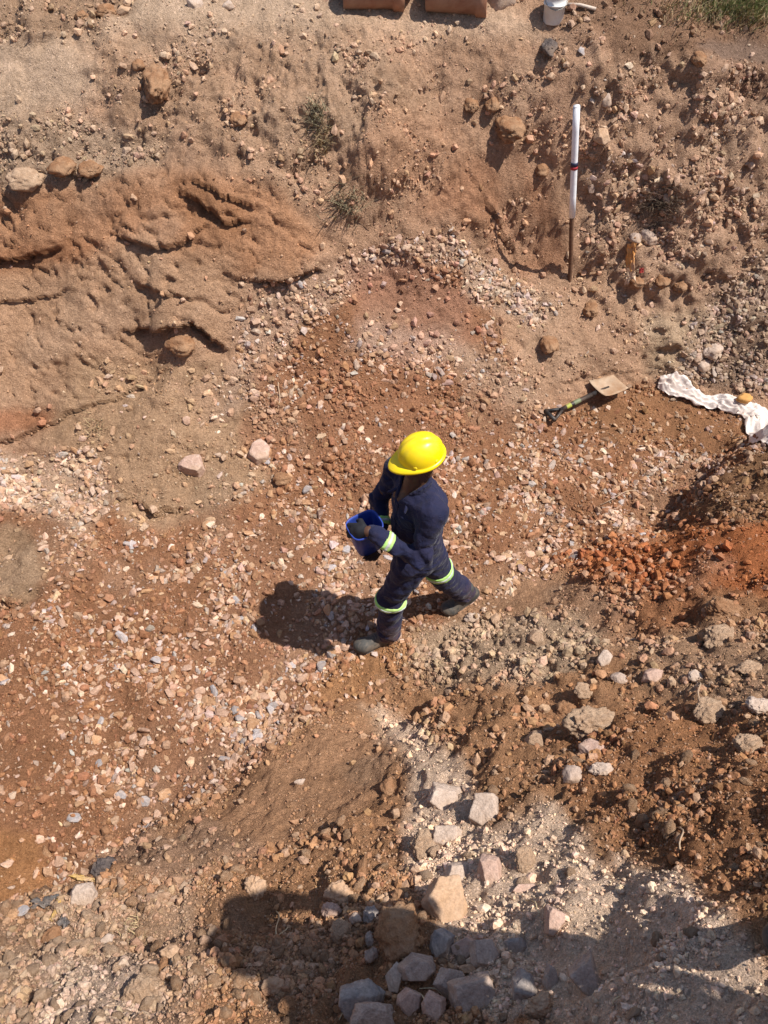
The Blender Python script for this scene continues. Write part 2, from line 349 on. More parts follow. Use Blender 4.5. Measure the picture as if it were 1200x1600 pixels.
# near bank
paint([(-80,1480),(100,1385),(250,1290),(400,1200),(520,1120),(640,1045),(720,965),(850,905),(940,865),(1040,825),(1280,815),(1280,1700),(-80,1700)], (0.35,0.185,0.096), 10, 1, g=0.0, c=1.5, r=.8)
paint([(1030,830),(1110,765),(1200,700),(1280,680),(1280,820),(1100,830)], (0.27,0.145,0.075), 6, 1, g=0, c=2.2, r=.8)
paint([(860,880),(950,850),(1080,822),(1280,830),(1280,960),(1150,940),(960,930)], (0.335,0.118,0.045), 18, 1, c=2.0)
paint([(900,920),(1080,910),(1100,970),(960,1000),(900,960)], (0.33,0.135,0.06), 14, .6)
paint([(720,900),(900,900),(960,960),(760,960),(700,970)], (0.38,0.22,0.130), 18, .8, c=.2, r=.3)
paint([(650,990),(760,960),(900,960),(960,1010),(860,1060),(700,1060),(640,1050)], (0.46,0.33,0.225), 18, .8, c=2.6)
paint([(960,1000),(1150,980),(1280,1000),(1280,1200),(1100,1120),(1000,1060)], (0.37,0.24,0.155), 30, .6, c=2.2)
paint([(380,1220),(520,1130),(600,1120),(620,1200),(540,1300),(400,1330),(330,1270)], (0.37,0.205,0.115), 20, .9, c=.35, r=.5)
paint([(560,1110),(620,1120),(720,1200),(760,1280),(860,1250),(960,1380),(1000,1600),(760,1600),(640,1380),(640,1200)], (0.70,0.50,0.355), 18, 1, c=.9, r=.5)
paint([(960,1330),(1060,1370),(1130,1440),(1200,1540),(1280,1640),(1280,1700),(940,1700)], (0.70,0.51,0.375), 22, .9, c=.8, r=.5)
paint([(860,1120),(1280,1120),(1280,1500),(1130,1420),(1000,1330),(900,1260)], (0.325,0.155,0.074), 25, .9, c=1.7)
paint([(-80,1470),(100,1400),(300,1400),(330,1560),(250,1700),(-80,1700)], (0.38,0.245,0.160), 25, .8, c=2.6, r=.9)
paint([(60,1540),(200,1500),(260,1600),(60,1640)], (0.50,0.38,0.30), 18, .6)
paint([(120,1340),(320,1290),(420,1320),(300,1400)], (0.335,0.21,0.14), 18, .7)

def samp(mp, u, v):
    a = np.clip((u + 80) / 4, 0, MW - 1.001); b = np.clip((v + 80) / 4, 0, MH - 1.001)
    i = b.astype(int); j = a.astype(int); fa = a - j; fb = b - i
    if mp.ndim == 3: fa = fa[..., None]; fb = fb[..., None]
    return (mp[i, j] * (1 - fa) + mp[i, j+1] * fa) * (1 - fb) + (mp[i+1, j] * (1 - fa) + mp[i+1, j+1] * fa) * fb
wx = 16 * fbm(GX * 3, GY * 3, BZ * 3, 4) * np.clip(4 / DEP, .6, 2); wy = 16 * fbm(GX * 3 + 40, GY * 3, BZ * 3, 4) * np.clip(4 / DEP, .6, 2)
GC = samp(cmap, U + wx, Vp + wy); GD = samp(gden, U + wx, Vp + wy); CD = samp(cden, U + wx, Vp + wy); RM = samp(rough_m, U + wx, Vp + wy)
tone = 1 + 0.13 * fbm(GX * 2.2, GY * 2.2, BZ * 2.2 + 9, 4)
GC = GC * tone[..., None]
# rusty / pale blotches
bl = sstep(0.15, 0.6, fbm(GX * 1.3 + 20, GY * 1.3, BZ * 1.3, 4))
GC = GC * (1 - 0.22 * bl[..., None]) + np.array((0.46, 0.33, 0.23)) * 0.22 * bl[..., None]

# ---- displacement along the surface normal
dzy, dzx = np.gradient(BZ, gy, gx)
NX, NY, NZ = -dzx, -dzy, np.ones_like(BZ); ln = np.sqrt(NX**2 + NY**2 + 1); NX /= ln; NY /= ln; NZ /= ln
inner = sstep(30, 12, np.hypot(GX, GY))
lump = 0.055 * fbm(GX * 2.0, GY * 2.0, BZ * 2.0, 3) * (0.35 + RM)
mid = 0.038 * fbm(GX * 7, GY * 7, BZ * 7, 4) * RM
fine = 0.012 * ridged(GX * 15, GY * 15, BZ * 15, 4, .6) * (0.3 + np.clip(RM, 0, 1))
cliffm = samp(poly_mask([(-80,290),(120,290),(230,262),(330,270),(430,290),(500,380),(480,430),(370,460),(350,540),(230,560),(100,640),(-80,690)], 16), U, Vp)
q = GX * 0.8 + BZ * 1.6                                  # strata direction, dipping to the right
strata = ridged(GX * 1.1 + 3, GY * 1.5, q * 2.6, 5, .6) * 0.012
cr = ridged(GX * 3.1 + 13, GY * 3.0, (BZ + 0.5 * GX) * 6.0, 3)
cracks = -0.03 * sstep(1.15, 1.5, cr)
rub = 0.007 * ridged(GX * 7 + 3 * BZ, GY * 6, BZ * 16 + GX * 6, 4, .6)
D = lump * (1 - .3 * cliffm) + mid * (1 - .72 * cliffm) + fine * (1 - .4 * cliffm) + cliffm * (strata + cracks + rub)
# crumbly hollows on banks
D += -0.028 * sstep(0.35, 0.8, fbm(GX * 9 + 50, GY * 9, BZ * 9, 3)) * np.clip(RM, 0, 1) * (1 - cliffm)
# ledges: above the line pushed out, below it pushed in
def ledge(line, A, B, l1=40, l2=30, fade=25, wob=6):
    us = np.array([p[0] for p in line], float); vs = np.array([p[1] for p in line], float)
    near = (U > us[0] - 120) & (U < us[-1] + 120) & (Vp > vs.min() - 5 * l1) & (Vp < vs.max() + 5 * l2) & (GY > 0.2) & (GY < 9)
    i = np.nonzero(near); u = U[i]; v = Vp[i]
    cv = np.interp(u, us, vs) + wob * fbm(GX[i] * 6, GY[i] * 0 + A * 99, GX[i] * 0, 3)
    s = v - cv; e = np.minimum(sstep(us[0] - fade, us[0] + fade, u), 1 - sstep(us[-1] - fade, us[-1] + fade, u))
    e2 = np.minimum(sstep(us[0] - fade, us[0] + fade * 3.5, u), 1 - sstep(us[-1] - fade * 3.5, us[-1] + fade, u))
    D[i] += np.where(s < 0, e2, e) * np.where(s < 0, A * np.exp(s / l1), -B * np.exp(-s / l2))
ledge([(205,512),(250,516),(300,505),(350,545)], .05, .12, 50, 20, 14)
ledge([(395,436),(440,440),(500,420)], .045, .08, 50, 17)
ledge([(-80,408),(20,408),(95,388)], .045, .075, 50, 14, 16)
ledge([(175,365),(235,388),(285,378),(320,350)], .035, .05, 40, 11, 12)
ledge([(282,298),(330,330),(350,348),(385,345)], .05, .06, 28, 16, 12)
ledge([(300,282),(350,310),(400,322)], .03, .05, 20, 14, 12)
ledge([(-80,690),(20,690),(60,668),(130,640),(200,612),(245,580)], .02, .035, 40, 16)
ledge([(60,268),(110,272),(160,270)], .03, .05, 20, 14)
ledge([(-60,480),(40,470),(110,455)], .02, .035, 30, 14)
ledge([(205,432),(240,455),(300,470)], .025, .035, 30, 12)
ledge([(205,778),(240,800),(290,792)], .05, .06, 30, 14, 10)
ledge([(-80,935),(20,945),(60,915)], .05, .05, 60, 14, 10)
ledge([(750,300),(780,360),(800,385)], .03, .05, 20, 16, 10)
ledge([(860,600),(940,585),(1020,575)], .02, .012, 40, 22, 30, 12)
ledge([(540,340),(575,350),(600,330)], .02, .03, 20, 12, 10)
D *= inner
# ripples in the pale dust at upper left, tyre-smoothed
PX = GX + NX * D; PY = GY + NY * D; PZ = BZ + NZ * D
far = 1 - inner
PZ = PZ + far * 0.0
ny_, nx_ = GX.shape
idx = np.arange(ny_ * nx_).reshape(ny_, nx_)
F = np.stack([idx[:-1, :-1], idx[:-1, 1:], idx[1:, 1:], idx[1:, :-1]], -1).reshape(-1, 4)
GV = np.stack([PX, PY, PZ], -1).reshape(-1, 3)
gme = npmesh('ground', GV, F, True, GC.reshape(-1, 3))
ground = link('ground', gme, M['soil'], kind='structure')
BVH = BVHTree.FromPolygons(GV.tolist(), F.tolist())
camv = Vector((0, 0, CAM_Z))
def hit(u, v):
    d = Vector(((u - 600) / FPX, 0, 0)) + Vector((0, math.cos(PITCH), -math.sin(PITCH))) + Vector((0, math.sin(PITCH), math.cos(PITCH))) * ((800 - v) / FPX)
    r = BVH.ray_cast(camv, d.normalized())
    if r[0] is None: p = Vector(unproj(u, v, 0)); return p, Vector((0, 0, 1)), 5
    p = r[0]; n = r[1] if r[1].z > 0 else -r[1]
    return p, n, float(project(p.x, p.y, p.z)[2])
def drop(x, y):
    r = BVH.ray_cast(Vector((x, y, 9)), Vector((0, 0, -1)))
    return r[0].z if r[0] else 0.0

# ------------------------------------------------------------------ stones and crumbs
def ico(level):
    bm = bmesh.new(); bmesh.ops.create_icosphere(bm, subdivisions=level, radius=1.0)
    v = np.array([q.co[:] for q in bm.verts]); f = np.array([[q.index for q in p.verts] for p in bm.faces]); bm.free(); return v, f
ICO = {l: ico(l) for l in (1, 2, 3, 4, 5)}
ICO[0] = (np.array([(1, 0, 0), (-1, 0, 0), (0, 1, 0), (0, -1, 0), (0, 0, 1), (0, 0, -1)], float), np.array([(0, 2, 4), (2, 1, 4), (1, 3, 4), (3, 0, 4), (2, 0, 5), (1, 2, 5), (3, 1, 5), (0, 3, 5)]))
def rock_verts(level, kind, seed, soft=0.0):
    r = np.random.default_rng(seed); v, f = ICO[level]
    if kind in ('angular', 'slab'):
        if level <= 2:
            n = r.normal(size=(8, 3)); d = r.uniform(0.5, 0.9, 8)
        else:
            m = 5 if kind == 'slab' else 6; az = np.arange(m) * 2 * np.pi / m + r.uniform(-.38, .38, m); nz = r.uniform(-.1, .5, m)
            n = np.stack([np.cos(az), np.sin(az), nz], 1); d = r.uniform(.50 if kind == 'slab' else .58, 1.0, m)
            tj = .10 if kind == 'slab' else .30; top = np.array([[r.normal() * tj, r.normal() * tj, 1.]]); ex = r.normal(size=(3, 3)); ex[:, 2] = np.abs(ex[:, 2]) + .3
            n = np.concatenate([n, top, -top, ex]); d = np.concatenate([d, [.50, .6], r.uniform(.66, .85, 3)])
        n /= np.linalg.norm(n, axis=1)[:, None]; dots = v @ n.T
        t = np.where(dots > 0.05, d / np.maximum(dots, 0.05), 9.0)
        rad = np.minimum(t.min(1), 1.3)
        if level > 2: rad = rad * (1 + 0.055 * fbm(v[:, 0] * 2.2 + seed, v[:, 1] * 2.2, v[:, 2] * 2.2, 4, gain=.6) + 0.022 * ridged(v[:, 0] * 5 + seed, v[:, 1] * 5, v[:, 2] * 5, 3))
    else:
        n = r.normal(size=(14, 3)); n /= np.linalg.norm(n, axis=1)[:, None]; d = r.uniform(0.66, 1.0, 14); dots = v @ n.T
        t = np.where(dots > 0.05, d / np.maximum(dots, 0.05), 9.0); rad = np.minimum(t.min(1), 1.05)
        if level <= 2: rad = rad * r.uniform(.72, 1.12, len(v))
        else:
            rad = rad + 0.14 * fbm(v[:, 0] * 1.4 + seed, v[:, 1] * 1.4, v[:, 2] * 1.4, 4) + 0.13 * fbm(v[:, 0] * 3.6 + seed, v[:, 1] * 3.6, v[:, 2] * 3.6, 5, gain=.6)
    o = v * rad[:, None]; o = o / np.abs(o).max(0)
    return o, f

def rand_rot(n, r):
    q = r.normal(size=(n, 4)); q /= np.linalg.norm(q, axis=1)[:, None]; w, x, y, z = q.T
    return np.stack([np.stack([1-2*(y*y+z*z), 2*(x*y-z*w), 2*(x*z+y*w)], -1), np.stack([2*(x*y+z*w), 1-2*(x*x+z*z), 2*(y*z-x*w)], -1), np.stack([2*(x*z-y*w), 2*(y*z+x*w), 1-2*(x*x+y*y)], -1)], 1)
# cell tables
cP = (GV.reshape(ny_, nx_, 3)); c00 = cP[:-1, :-1].reshape(-1, 3); c10 = cP[:-1, 1:].reshape(-1, 3); c01 = cP[1:, :-1].reshape(-1, 3)
ea = c10 - c00; eb = c01 - c00; cn = np.cross(ea, eb); carea = np.linalg.norm(cn, axis=1); cn = cn / (carea[:, None] + 1e-12)
cU = U[:-1, :-1].ravel(); cV = Vp[:-1, :-1].ravel(); cD = DEP[:-1, :-1].ravel()
cG = GD[:-1, :-1].ravel(); cC = CD[:-1, :-1].ravel(); cCol = GC[:-1, :-1].reshape(-1, 3)
vis = (cU > -160) & (cU < 1360) & (cV > -60) & (cV < 1720) & (np.hypot(c00[:, 0], c00[:, 1]) < 11) & (c00[:, 1] > 0.15)
def scatter(dens, per_m2, smin, smax, power, minpx, seed, maxpx=999):
    """positions of pieces; dens weights per cell, per_m2 pieces per square metre at weight 1"""
    r = np.random.default_rng(seed)
    w = dens * carea * vis
    n = int(w.sum() * per_m2); cum = np.cumsum(w); cum /= cum[-1]
    ci = np.searchsorted(cum, r.random(n)); ci = np.clip(ci, 0, len(w) - 1)
    t = r.random(n); s = smin * ((1 - t) + t * (smax / smin)**(1 - power))**(1 / (1 - power))
    px = s * FPX / cD[ci] * 2
    k = (px > minpx * (0.8 + 0.4 * r.random(n))) & (px < maxpx); ci = ci[k]; s = s[k]
    p = c00[ci] + ea[ci] * r.random(len(ci))[:, None] + eb[ci] * r.random(len(ci))[:, None]
    return p, cn[ci], s, cCol[ci], px[k]
def build_stuff(name, mat, p, nrm, s, col, kind, seed, flat, sink=0.25, big=None):
    r = np.random.default_rng(seed); Vs, Fs, Cs = [], [], []; base = 0
    for lev in (0, 1, 2):
        sel_l = big == lev
        ids = np.nonzero(sel_l)[0]
        if not len(ids): continue
        NV = 10; var = r.integers(0, NV, len(ids))
        for k in range(NV):
            ii = ids[var == k]
            if not len(ii): continue
            tv, tf = rock_verts(lev, kind, seed * 31 + k + lev * 100)
            n = len(ii); R = rand_rot(n, r)
            sc = np.stack([r.uniform(.9, 1.4, n), r.uniform(.6, 1.0, n), r.uniform(flat[0], flat[1], n)], -1)
            # lie flat: random spin about the normal plus a tilt
            loc = tv[None] * sc[:, None, :] * s[ii][:, None, None]
            if flat[1] < 0.75:
                th = r.uniform(0, 6.283, n); tn = nrm[ii] + r.normal(size=(n, 3)) * 0.38; tn /= np.linalg.norm(tn, axis=1)[:, None]
                h = np.stack([np.cos(th), np.sin(th), np.zeros(n)], -1); xx = h - tn * (h * tn).sum(1)[:, None]; xx /= np.linalg.norm(xx, axis=1)[:, None] + 1e-9
                yy = np.cross(tn, xx); R = np.stack([xx, yy, tn], -1)
            v = np.einsum('nij,nvj->nvi', R, loc) + p[ii][:, None, :] + nrm[ii][:, None, :] * (s[ii] * (sc[:, 2] - sink) * .8)[:, None, None]
            Vs.append(v.reshape(-1, 3)); Fs.append((tf[None] + (base + np.arange(n) * len(tv))[:, None, None]).reshape(-1, 3))
            Cs.append(np.repeat(col[ii], len(tv), 0)); base += n * len(tv)
    me = npmesh(name, np.concatenate(Vs), np.concatenate(Fs), False, np.concatenate(Cs))
    return link(name, me, mat, kind='stuff')

def varied(col, r, lo=.78, hi=1.22):
    n = len(col); return col * r.uniform(lo, hi, n)[:, None] * (1 + r.normal(size=(n, 3)) * .03)
r0 = np.random.default_rng(5)
# soil crumbs
cl = sstep(-0.10, 0.60, fbm(c00[:, 0] * 2.6, c00[:, 1] * 2.6, c00[:, 2] * 2.6 + 30, 3)) + 0.14
A1 = scatter(cC * (cl + .16 * (cG > .4)), 5400, 0.004, 0.036, 3.2, 2.8, 21, 32)
A2 = scatter((cC + .8) * (cl + .15) * (cV > 850) * (cD < 3.6), 5600, 0.0028, 0.010, 2.6, 3.4, 25)
P, Nn, Sz, Cc, Px = [np.concatenate(q) for q in zip(A1, A2)]
def lod(px, a, b): return (px > a).astype(int) + (px > b)
CLOD = None
order = np.argsort(-Px); top_clods = order[(Px[order] > 15)][:300]
keep = np.ones(len(P), bool); keep[top_clods] = False
pale = r0.random(len(P)) < .22
Cc2 = varied(Cc, r0); Cc2[pale] = Cc2[pale] * 0.6 + np.array((.46, .35, .26)) * .4
o = build_stuff('soil_crumbs', M['crumb'], P[keep], Nn[keep], Sz[keep], Cc2[keep], 'round', 3, (.6, 1.0), .5, lod(Px, 8, 19)[keep])
tag(o, 'loose crumbs and small clods of dry brown soil over all the banks', 'soil crumbs')
clodP, clodN, clodS, clodC = P[top_clods], Nn[top_clods], Sz[top_clods], Cc[top_clods]
# crushed stone
gl = sstep(-0.30, 0.60, fbm(c00[:, 0] * 2.1 + 60, c00[:, 1] * 2.1, c00[:, 2] * 2 + 3, 4)) + 0.12
P, Nn, Sz, Cc, Px = scatter(cG * gl, 1350, 0.008, 0.042, 2.25, 3.0, 22)
n = len(P); t = r0.random(n)
pal = np.array([(.60,.42,.305),(.66,.50,.39),(.52,.34,.215),(.37,.215,.12),(.42,.37,.34),(.50,.41,.36),(.34,.29,.26)])
prob = np.array([.24,.18,.18,.18,.09,.09,.04]); prob /= prob.sum()
pi = r0.choice(len(pal), n, p=prob); gc = pal[pi]
rightside = (project(P[:, 0], P[:, 1], P[:, 2])[0] > 1050)
gc[rightside] = gc[rightside] * .5 + np.array((.30, .23, .18)) * .5
dustf = r0.random(n)[:, None] * .8; gc = gc * (1 - dustf) + Cc * dustf
order = np.argsort(-Px); top = order[:300]; keep = np.ones(n, bool); keep[top] = False
o = build_stuff('crushed_stone', M['chip'], P[keep], Nn[keep], Sz[keep], varied(gc, r0, .8, 1.12)[keep], 'angular', 4, (.35, .65), .3, lod(Px, 4.5, 17)[keep])
tag(o, 'pink, tan and grey crushed stone pressed into the trench floor', 'gravel')
chipP, chipN, chipS, chipK = P[top], Nn[top], Sz[top], pi[top]

def frame(nv, th, r, tilt=.3):
    tn = Vector(nv) + Vector(r.normal(size=3)) * tilt; tn.normalize()
    x = Vector((math.cos(th), math.sin(th), 0)); x = (x - tn * x.dot(tn)).normalized(); y = tn.cross(x)
    return Matrix((x, y, tn)).transposed()
def individual(name, P, Nn, Sz, metas, matf, labf, cat, flat, seed, sink=.2):
    r = np.random.default_rng(seed); protos = {}; uu, vv_, dd = project(P[:, 0], P[:, 1], P[:, 2])
    for k in range(len(P)):
        key = matf(k); pk = (key, int(r.integers(0, 8)))
        if pk not in protos:
            v, f = rock_verts(2 if metas == 'angular' else 3, metas, seed * 7 + pk[1]); protos[pk] = npmesh(name, v, f, metas != 'angular'); protos[pk].materials.append(M[key])
        o = bpy.data.objects.new(name, protos[pk]); C.objects.link(o)
        s = float(Sz[k]); sz = r.uniform(*flat)
        R = frame(Nn[k], r.uniform(0, 6.28), r, .3)
        o.matrix_world = Matrix.Translation(Vector(P[k]) + Vector(Nn[k]) * s * (sz - sink) * .8) @ R.to_4x4() @ Matrix.Diagonal((s * r.uniform(.9, 1.25), s * r.uniform(.65, .95), s * sz, 1))
        lab = labf(key, float(uu[k]), float(vv_[k])); tag(o, lab, cat, lab.replace(' stone ', ' stones ').replace(' clod ', ' clods '))
ck = {0:'chip_pink',1:'chip_pink',2:'chip_tan',3:'chip_tan',4:'chip_grey',5:'chip_pink',6:'chip_grey'}
def chip_label(key, u, v):
    w = {'chip_pink': 'pinkish angular', 'chip_tan': 'tan soil-stained', 'chip_grey': 'grey angular'}[key]
    if u > 1030 and v < 660: place = 'in the dark rubble slope above the white sacking'
    elif v < 640: place = 'on the gravel spill running up the far bank'
    elif u < 260 and v < 900: place = 'in the pale gravel heap at the left edge'
    elif v < 1000 and u > 640: place = 'on the trench floor right of the worker'
    elif v < 880: place = 'on the trench floor between the far bank and the worker'
    elif v < 1130: place = 'on the trench floor left of the worker\'s feet'
    else: place = 'on the lower left trench floor along the near bank'
    return w + ' stone ' + place
def clod_label(key, u, v):
    w = {'clod_rand': 'small reddish brown', 'clod_tan': 'small pale dusty'}[key]
    if v < 660 and u > 900: place = 'on the far bank right of the white pole'
    elif v < 660 and u > 450: place = 'on the far bank left of the white pole'
    elif v < 700: place = 'on the upper left of the far bank'
    elif v < 1000 and u < 900: place = 'in the middle of the trench'
    elif v < 1000: place = 'around the red earth heap at right'
    elif u > 720 and v < 1330: place = 'on the near bank around the largest pale clod'
    elif u > 720: place = 'at the bottom right of the near bank'
    elif u > 420: place = 'on the near bank around the grey rock pile'
    else: place = 'on the lower left near bank'
    return w + ' clod ' + place
individual('stone', chipP, chipN, chipS, 'angular', lambda k: ck[int(chipK[k])], chip_label, 'stone', (.38, .6), 51)
individual('earth_clod', clodP, clodN, clodS, 'round', lambda k: 'clod_tan' if clodC[k][2] > .15 else 'clod_rand', clod_label, 'clod', (.55, .85), 52, .35)

# ------------------------------------------------------------------ rocks one can tell apart: (u, v, width px, height px, shape, material, spin, label)
ROCKS = [
 (540,1392,52,42,'round','tan',0,'rounded tan rock at the top edge of the shadow, left of the big brown boulder'),
 (625,1453,76,96,'round','rust',10,'large rounded rusty brown boulder beside the grey rock pile'),
 (703,1414,84,86,'slab','tan',20,'large flat orange-tan block half in shadow above the grey rocks'),
 (688,1473,46,56,'angular','blue',40,'blue-grey pointed rock just below the orange-tan block'),
 (726,1482,44,44,'angular','pink',70,'brownish pink rock between the blue-grey pointed rock and a slanting slab'),
 (760,1488,58,50,'slab','grey',-40,'slanting purple-grey slab on the right of the rock pile'),
 (803,1474,42,30,'angular','blue',15,'dark blue-grey shard right of the slanting slab'),
 (661,1515,66,48,'angular','grey',10,'wide grey rock under the blue-grey pointed rock'),
 (713,1528,64,50,'angular','grey',-20,'grey rock with a brown stained corner in the middle of the pile'),
 (575,1560,84,78,'angular','blue',30,'biggest blue-grey boulder, at the left of the rock pile'),
 (623,1523,32,44,'angular','pale',80,'small upright pale tan rock next to the biggest blue-grey boulder'),
 (678,1572,44,64,'slab','pink',85,'upright pinkish slab at the bottom of the rock pile'),
 (743,1562,90,88,'slab','grey',-35,'large triangular purple-grey slab at the lower right of the pile'),
 (592,1592,84,50,'angular','grey',0,'grey boulder cut by the bottom edge of the photo under the blue-grey one'),
 (634,1570,44,56,'angular','pink',60,'dull pink rock wedged behind the upright pinkish slab'),
 (733,1514,26,14,'round','tan',0,'small tan pebble between the slanting slab and the stained grey rock'),
 (532,1456,34,38,'round','paleclod',0,'knobbly pale lump in shadow left of the brown boulder'),
 (517,1423,34,26,'round','pink',10,'small reddish rock under the rounded tan rock'),
 (554,1435,22,20,'round','pale',0,'small off-white cobble left of the brown boulder'),
 (577,1430,30,32,'round','blue',40,'small bluish grey cobble touching the brown boulder'),
 (581,1466,16,26,'round','pale',85,'small upright pale pebble against the left side of the brown boulder'),
 (578,1493,26,24,'round','grey',0,'small greyish round cobble below left of the brown boulder'),
 (925,1527,62,86,'slab','grey',-50,'long grey-brown slab lying alone in the shadowed pale dust'),
 (868,1434,44,52,'angular','pink',50,'pinkish grey angular rock at the shadow edge near a straw'),
 (867,1525,34,58,'slab','grey',80,'narrow grey rock half buried left of the long slab'),
 (821,1545,44,52,'angular','blue',60,'blue-grey block right of the triangular slab'),
 (845,1574,50,42,'round','tan',10,'rounded tan cobble near the bottom edge below the blue-grey block'),
 (821,1390,48,28,'slab','pink',15,'flat pale pink rock crossed by the shadow edge'),
 (765,1360,46,60,'angular','pink',-45,'sunlit pinkish angular rock above the shadow edge'),
 (721,1362,44,44,'angular','pale',20,'sunlit pale rock just above the orange-tan block'),
 (697,1243,62,52,'slab','pale',10,'pale flat angular slab, topmost rock in the pale dust streak'),
 (762,1265,56,56,'angular','pale',-10,'pale faceted rock right of the topmost slab'),
 (702,1305,54,40,'angular','pale',-5,'pale grey rock below the topmost slab in the dust streak'),
 (664,1318,46,50,'round','paleclod',0,'lumpy pale clod left of the pale grey rock'),
 (820,1342,36,42,'round','paleclod',0,'pale dusty clod sunk in the dust above the flat pink rock'),
 (929,1129,100,60,'round','paleclod',0,'largest pale tan clod, sitting on the near bank right of centre'),
 (932,1166,50,38,'angular','pink',10,'pinkish rock right under the largest pale clod'),
 (940,1200,44,30,'round','pale',0,'smooth pinkish white cobble two rocks below the largest pale clod'),
 (898,1204,40,34,'angular','grey',20,'brownish grey rock left of the smooth pinkish white cobble'),
 (836,1158,38,32,'angular','paleclod',0,'pale lump left of the rocks below the largest pale clod'),
 (888,1108,36,36,'round','clod',0,'reddish brown clod leaning on the left of the largest pale clod'),
 (1134,950,66,42,'round','clod',0,'big brown clod on the edge of the red earth heap'),
 (1127,991,60,46,'round','paleclod',5,'tan block-like clod just below the big brown clod'),
 (945,1028,34,32,'angular','pale',30,'pale rock standing on the bank up the slope from the largest clod'),
 (838,994,30,30,'slab','paleclod',0,'flat pale stone in the grey grit right of the worker'),
 (1018,1056,38,28,'angular','pink',0,'pinkish flat rock in the middle of the right bank'),
 (911,1077,34,28,'round','paleclod',0,'small pale clod above the largest pale clod'),
 (1110,1107,56,46,'round','paleclod',0,'rounded tan clod on the right bank beside a bent root'),
 (1186,1102,44,34,'round','pale',0,'whitish cobble at the right edge of the photo'),
 (1170,1165,56,44,'round','paleclod',20,'pale crumbling clod near the right edge below the whitish cobble'),
 (1172,1045,50,30,'round','paleclod',0,'low tan clod near the right edge above the whitish cobble'),
 (1088,1056,26,22,'round','pale',0,'small white-grey pebble on the right bank'),
 (970,1060,30,22,'angular','grey',0,'small grey rock between two pale ones on the right bank'),
 (736,964,28,18,'round','pale',0,'small pale stone on the bank behind the worker'),
 (568,1362,20,58,'slab','clod',88,'long narrow brown clod standing above the tan and brown boulders'),
 (607,1226,28,36,'round','clod',70,'brown clod at the head of the steep dark gully'),
 (124,1401,48,46,'angular','pale',20,'whitish rock on the broken edge beside the yellow streak'),
 (166,1357,42,34,'round','dark',10,'charcoal lump on the broken edge above the whitish rock'),
 (398,1388,38,42,'round','tan',0,'orange-brown round lump at the left shadow edge'),
 (228,1547,64,66,'round','paleclod',30,'big brown-tan clod low on the lower left bank'),
 (270,1489,36,26,'round','tan',0,'rounded tan clod on the lower left bank by the shadow'),
 (252,1510,24,30,'round','clod',0,'brown clod touching the left of the rounded tan clod'),
 (426,1545,40,30,'round','tan',10,'tan rounded rock lying inside the left part of the shadow'),
 (450,1572,30,28,'round','clod',0,'small brown clod inside the shadow below the tan rounded rock'),
 (80,1462,34,34,'round','clod',0,'brown clod on the lower left bank under the yellow streak'),
 (165,1472,32,24,'angular','pale',0,'small whitish rock among clods on the lower left bank'),
 (467,1221,20,10,'slab','pale',10,'lone white pebble on the smooth brown mound'),
 (301,721,50,44,'angular','pink',0,'pinkish grey rock poking from the foot of the far bank'),
 (405,700,36,40,'angular','pink',50,'pinkish rock sticking out of a small earth ridge below the gravel spill'),
 (284,537,50,32,'round','clod',0,'brown clod resting under the overhanging ledge'),
 (246,122,46,66,'round','clod',-40,'long leaning clod high on the far bank at left'),
 (45,277,60,32,'round','paleclod',10,'long flat clod at the left edge of the crumbled shelf'),
 (95,261,50,32,'round','clod',0,'brown clod in the middle of the crumbled shelf on the far bank'),
 (142,258,40,30,'round','clod',0,'brown clod at the right end of the crumbled shelf'),
 (372,186,30,24,'round','clod',10,'round clod on the upper slope below the long leaning clod'),
 (795,193,50,42,'round','clod',0,'large dark clod on the upper slope left of the white pole'),
 (736,159,26,22,'round','clod',0,'left one of two round clods above the large dark clod'),
 (768,160,26,26,'round','clod',0,'right one of two round clods above the large dark clod'),
 (846,261,24,22,'round','clod',0,'round clod on the smooth slope just left of the pole'),
 (942,207,26,24,'angular','tan',0,'square brown rock right of the white pole top'),
 (949,153,20,20,'angular','grey',0,'grey flat rock up the slope from the square brown rock'),
 (1040,303,26,24,'angular','grey',0,'grey rock above the dry bush on the right slope'),
 (1092,88,28,24,'round','clod',0,'dark clod at the edge of the brown track, upper right'),
 (1111,544,36,28,'round','pale',0,'rounded pale boulder in the dark rubble at right'),
 (1100,566,24,20,'angular','pale',0,'pale cube-like rock touching the rounded pale boulder'),
 (1012,368,30,22,'angular','grey',0,'grey-brown slab above the torn orange plastic'),
 (992,372,20,20,'round','grey',0,'round greyish stone over the torn orange plastic'),
 (998,438,26,22,'round','clod',0,'round brown clod right below the torn orange plastic'),
 (1035,436,24,24,'round','clod',0,'first of two brown clods in a row right of the orange plastic'),
 (1062,444,26,26,'round','clod',0,'second brown clod in the row right of the orange plastic'),
 (859,72,26,32,'round','dark',0,'dark crusty clod just below the white bucket'),
 (922,480,26,26,'round','clod',0,'brown clod in the bank below the foot of the pole'),
 (857,534,30,34,'round','clod',0,'brown clod low in the bank above the shovel'),
 (200,15,30,16,'angular','tan',0,'pale tan rock along the top edge of the photo at left'),
 (168,18,34,22,'round','clod',0,'brown clod next to the pale tan rock at the top edge'),
 (128,24,26,18,'round','clod',0,'small brown clod furthest left along the top edge'),
 (306,6,28,14,'angular','pale',0,'light grey rock at the top edge of the photo'),
 (357,7,20,12,'angular','pale',0,'small white rock at the top edge right of the light grey one'),
 (218,100,22,18,'round','clod',0,'little clod at the upper end of the long leaning clod'),
 (440,745,34,22,'round','clod',0,'brown lump beside the earth ridge on the trench slope'),
]
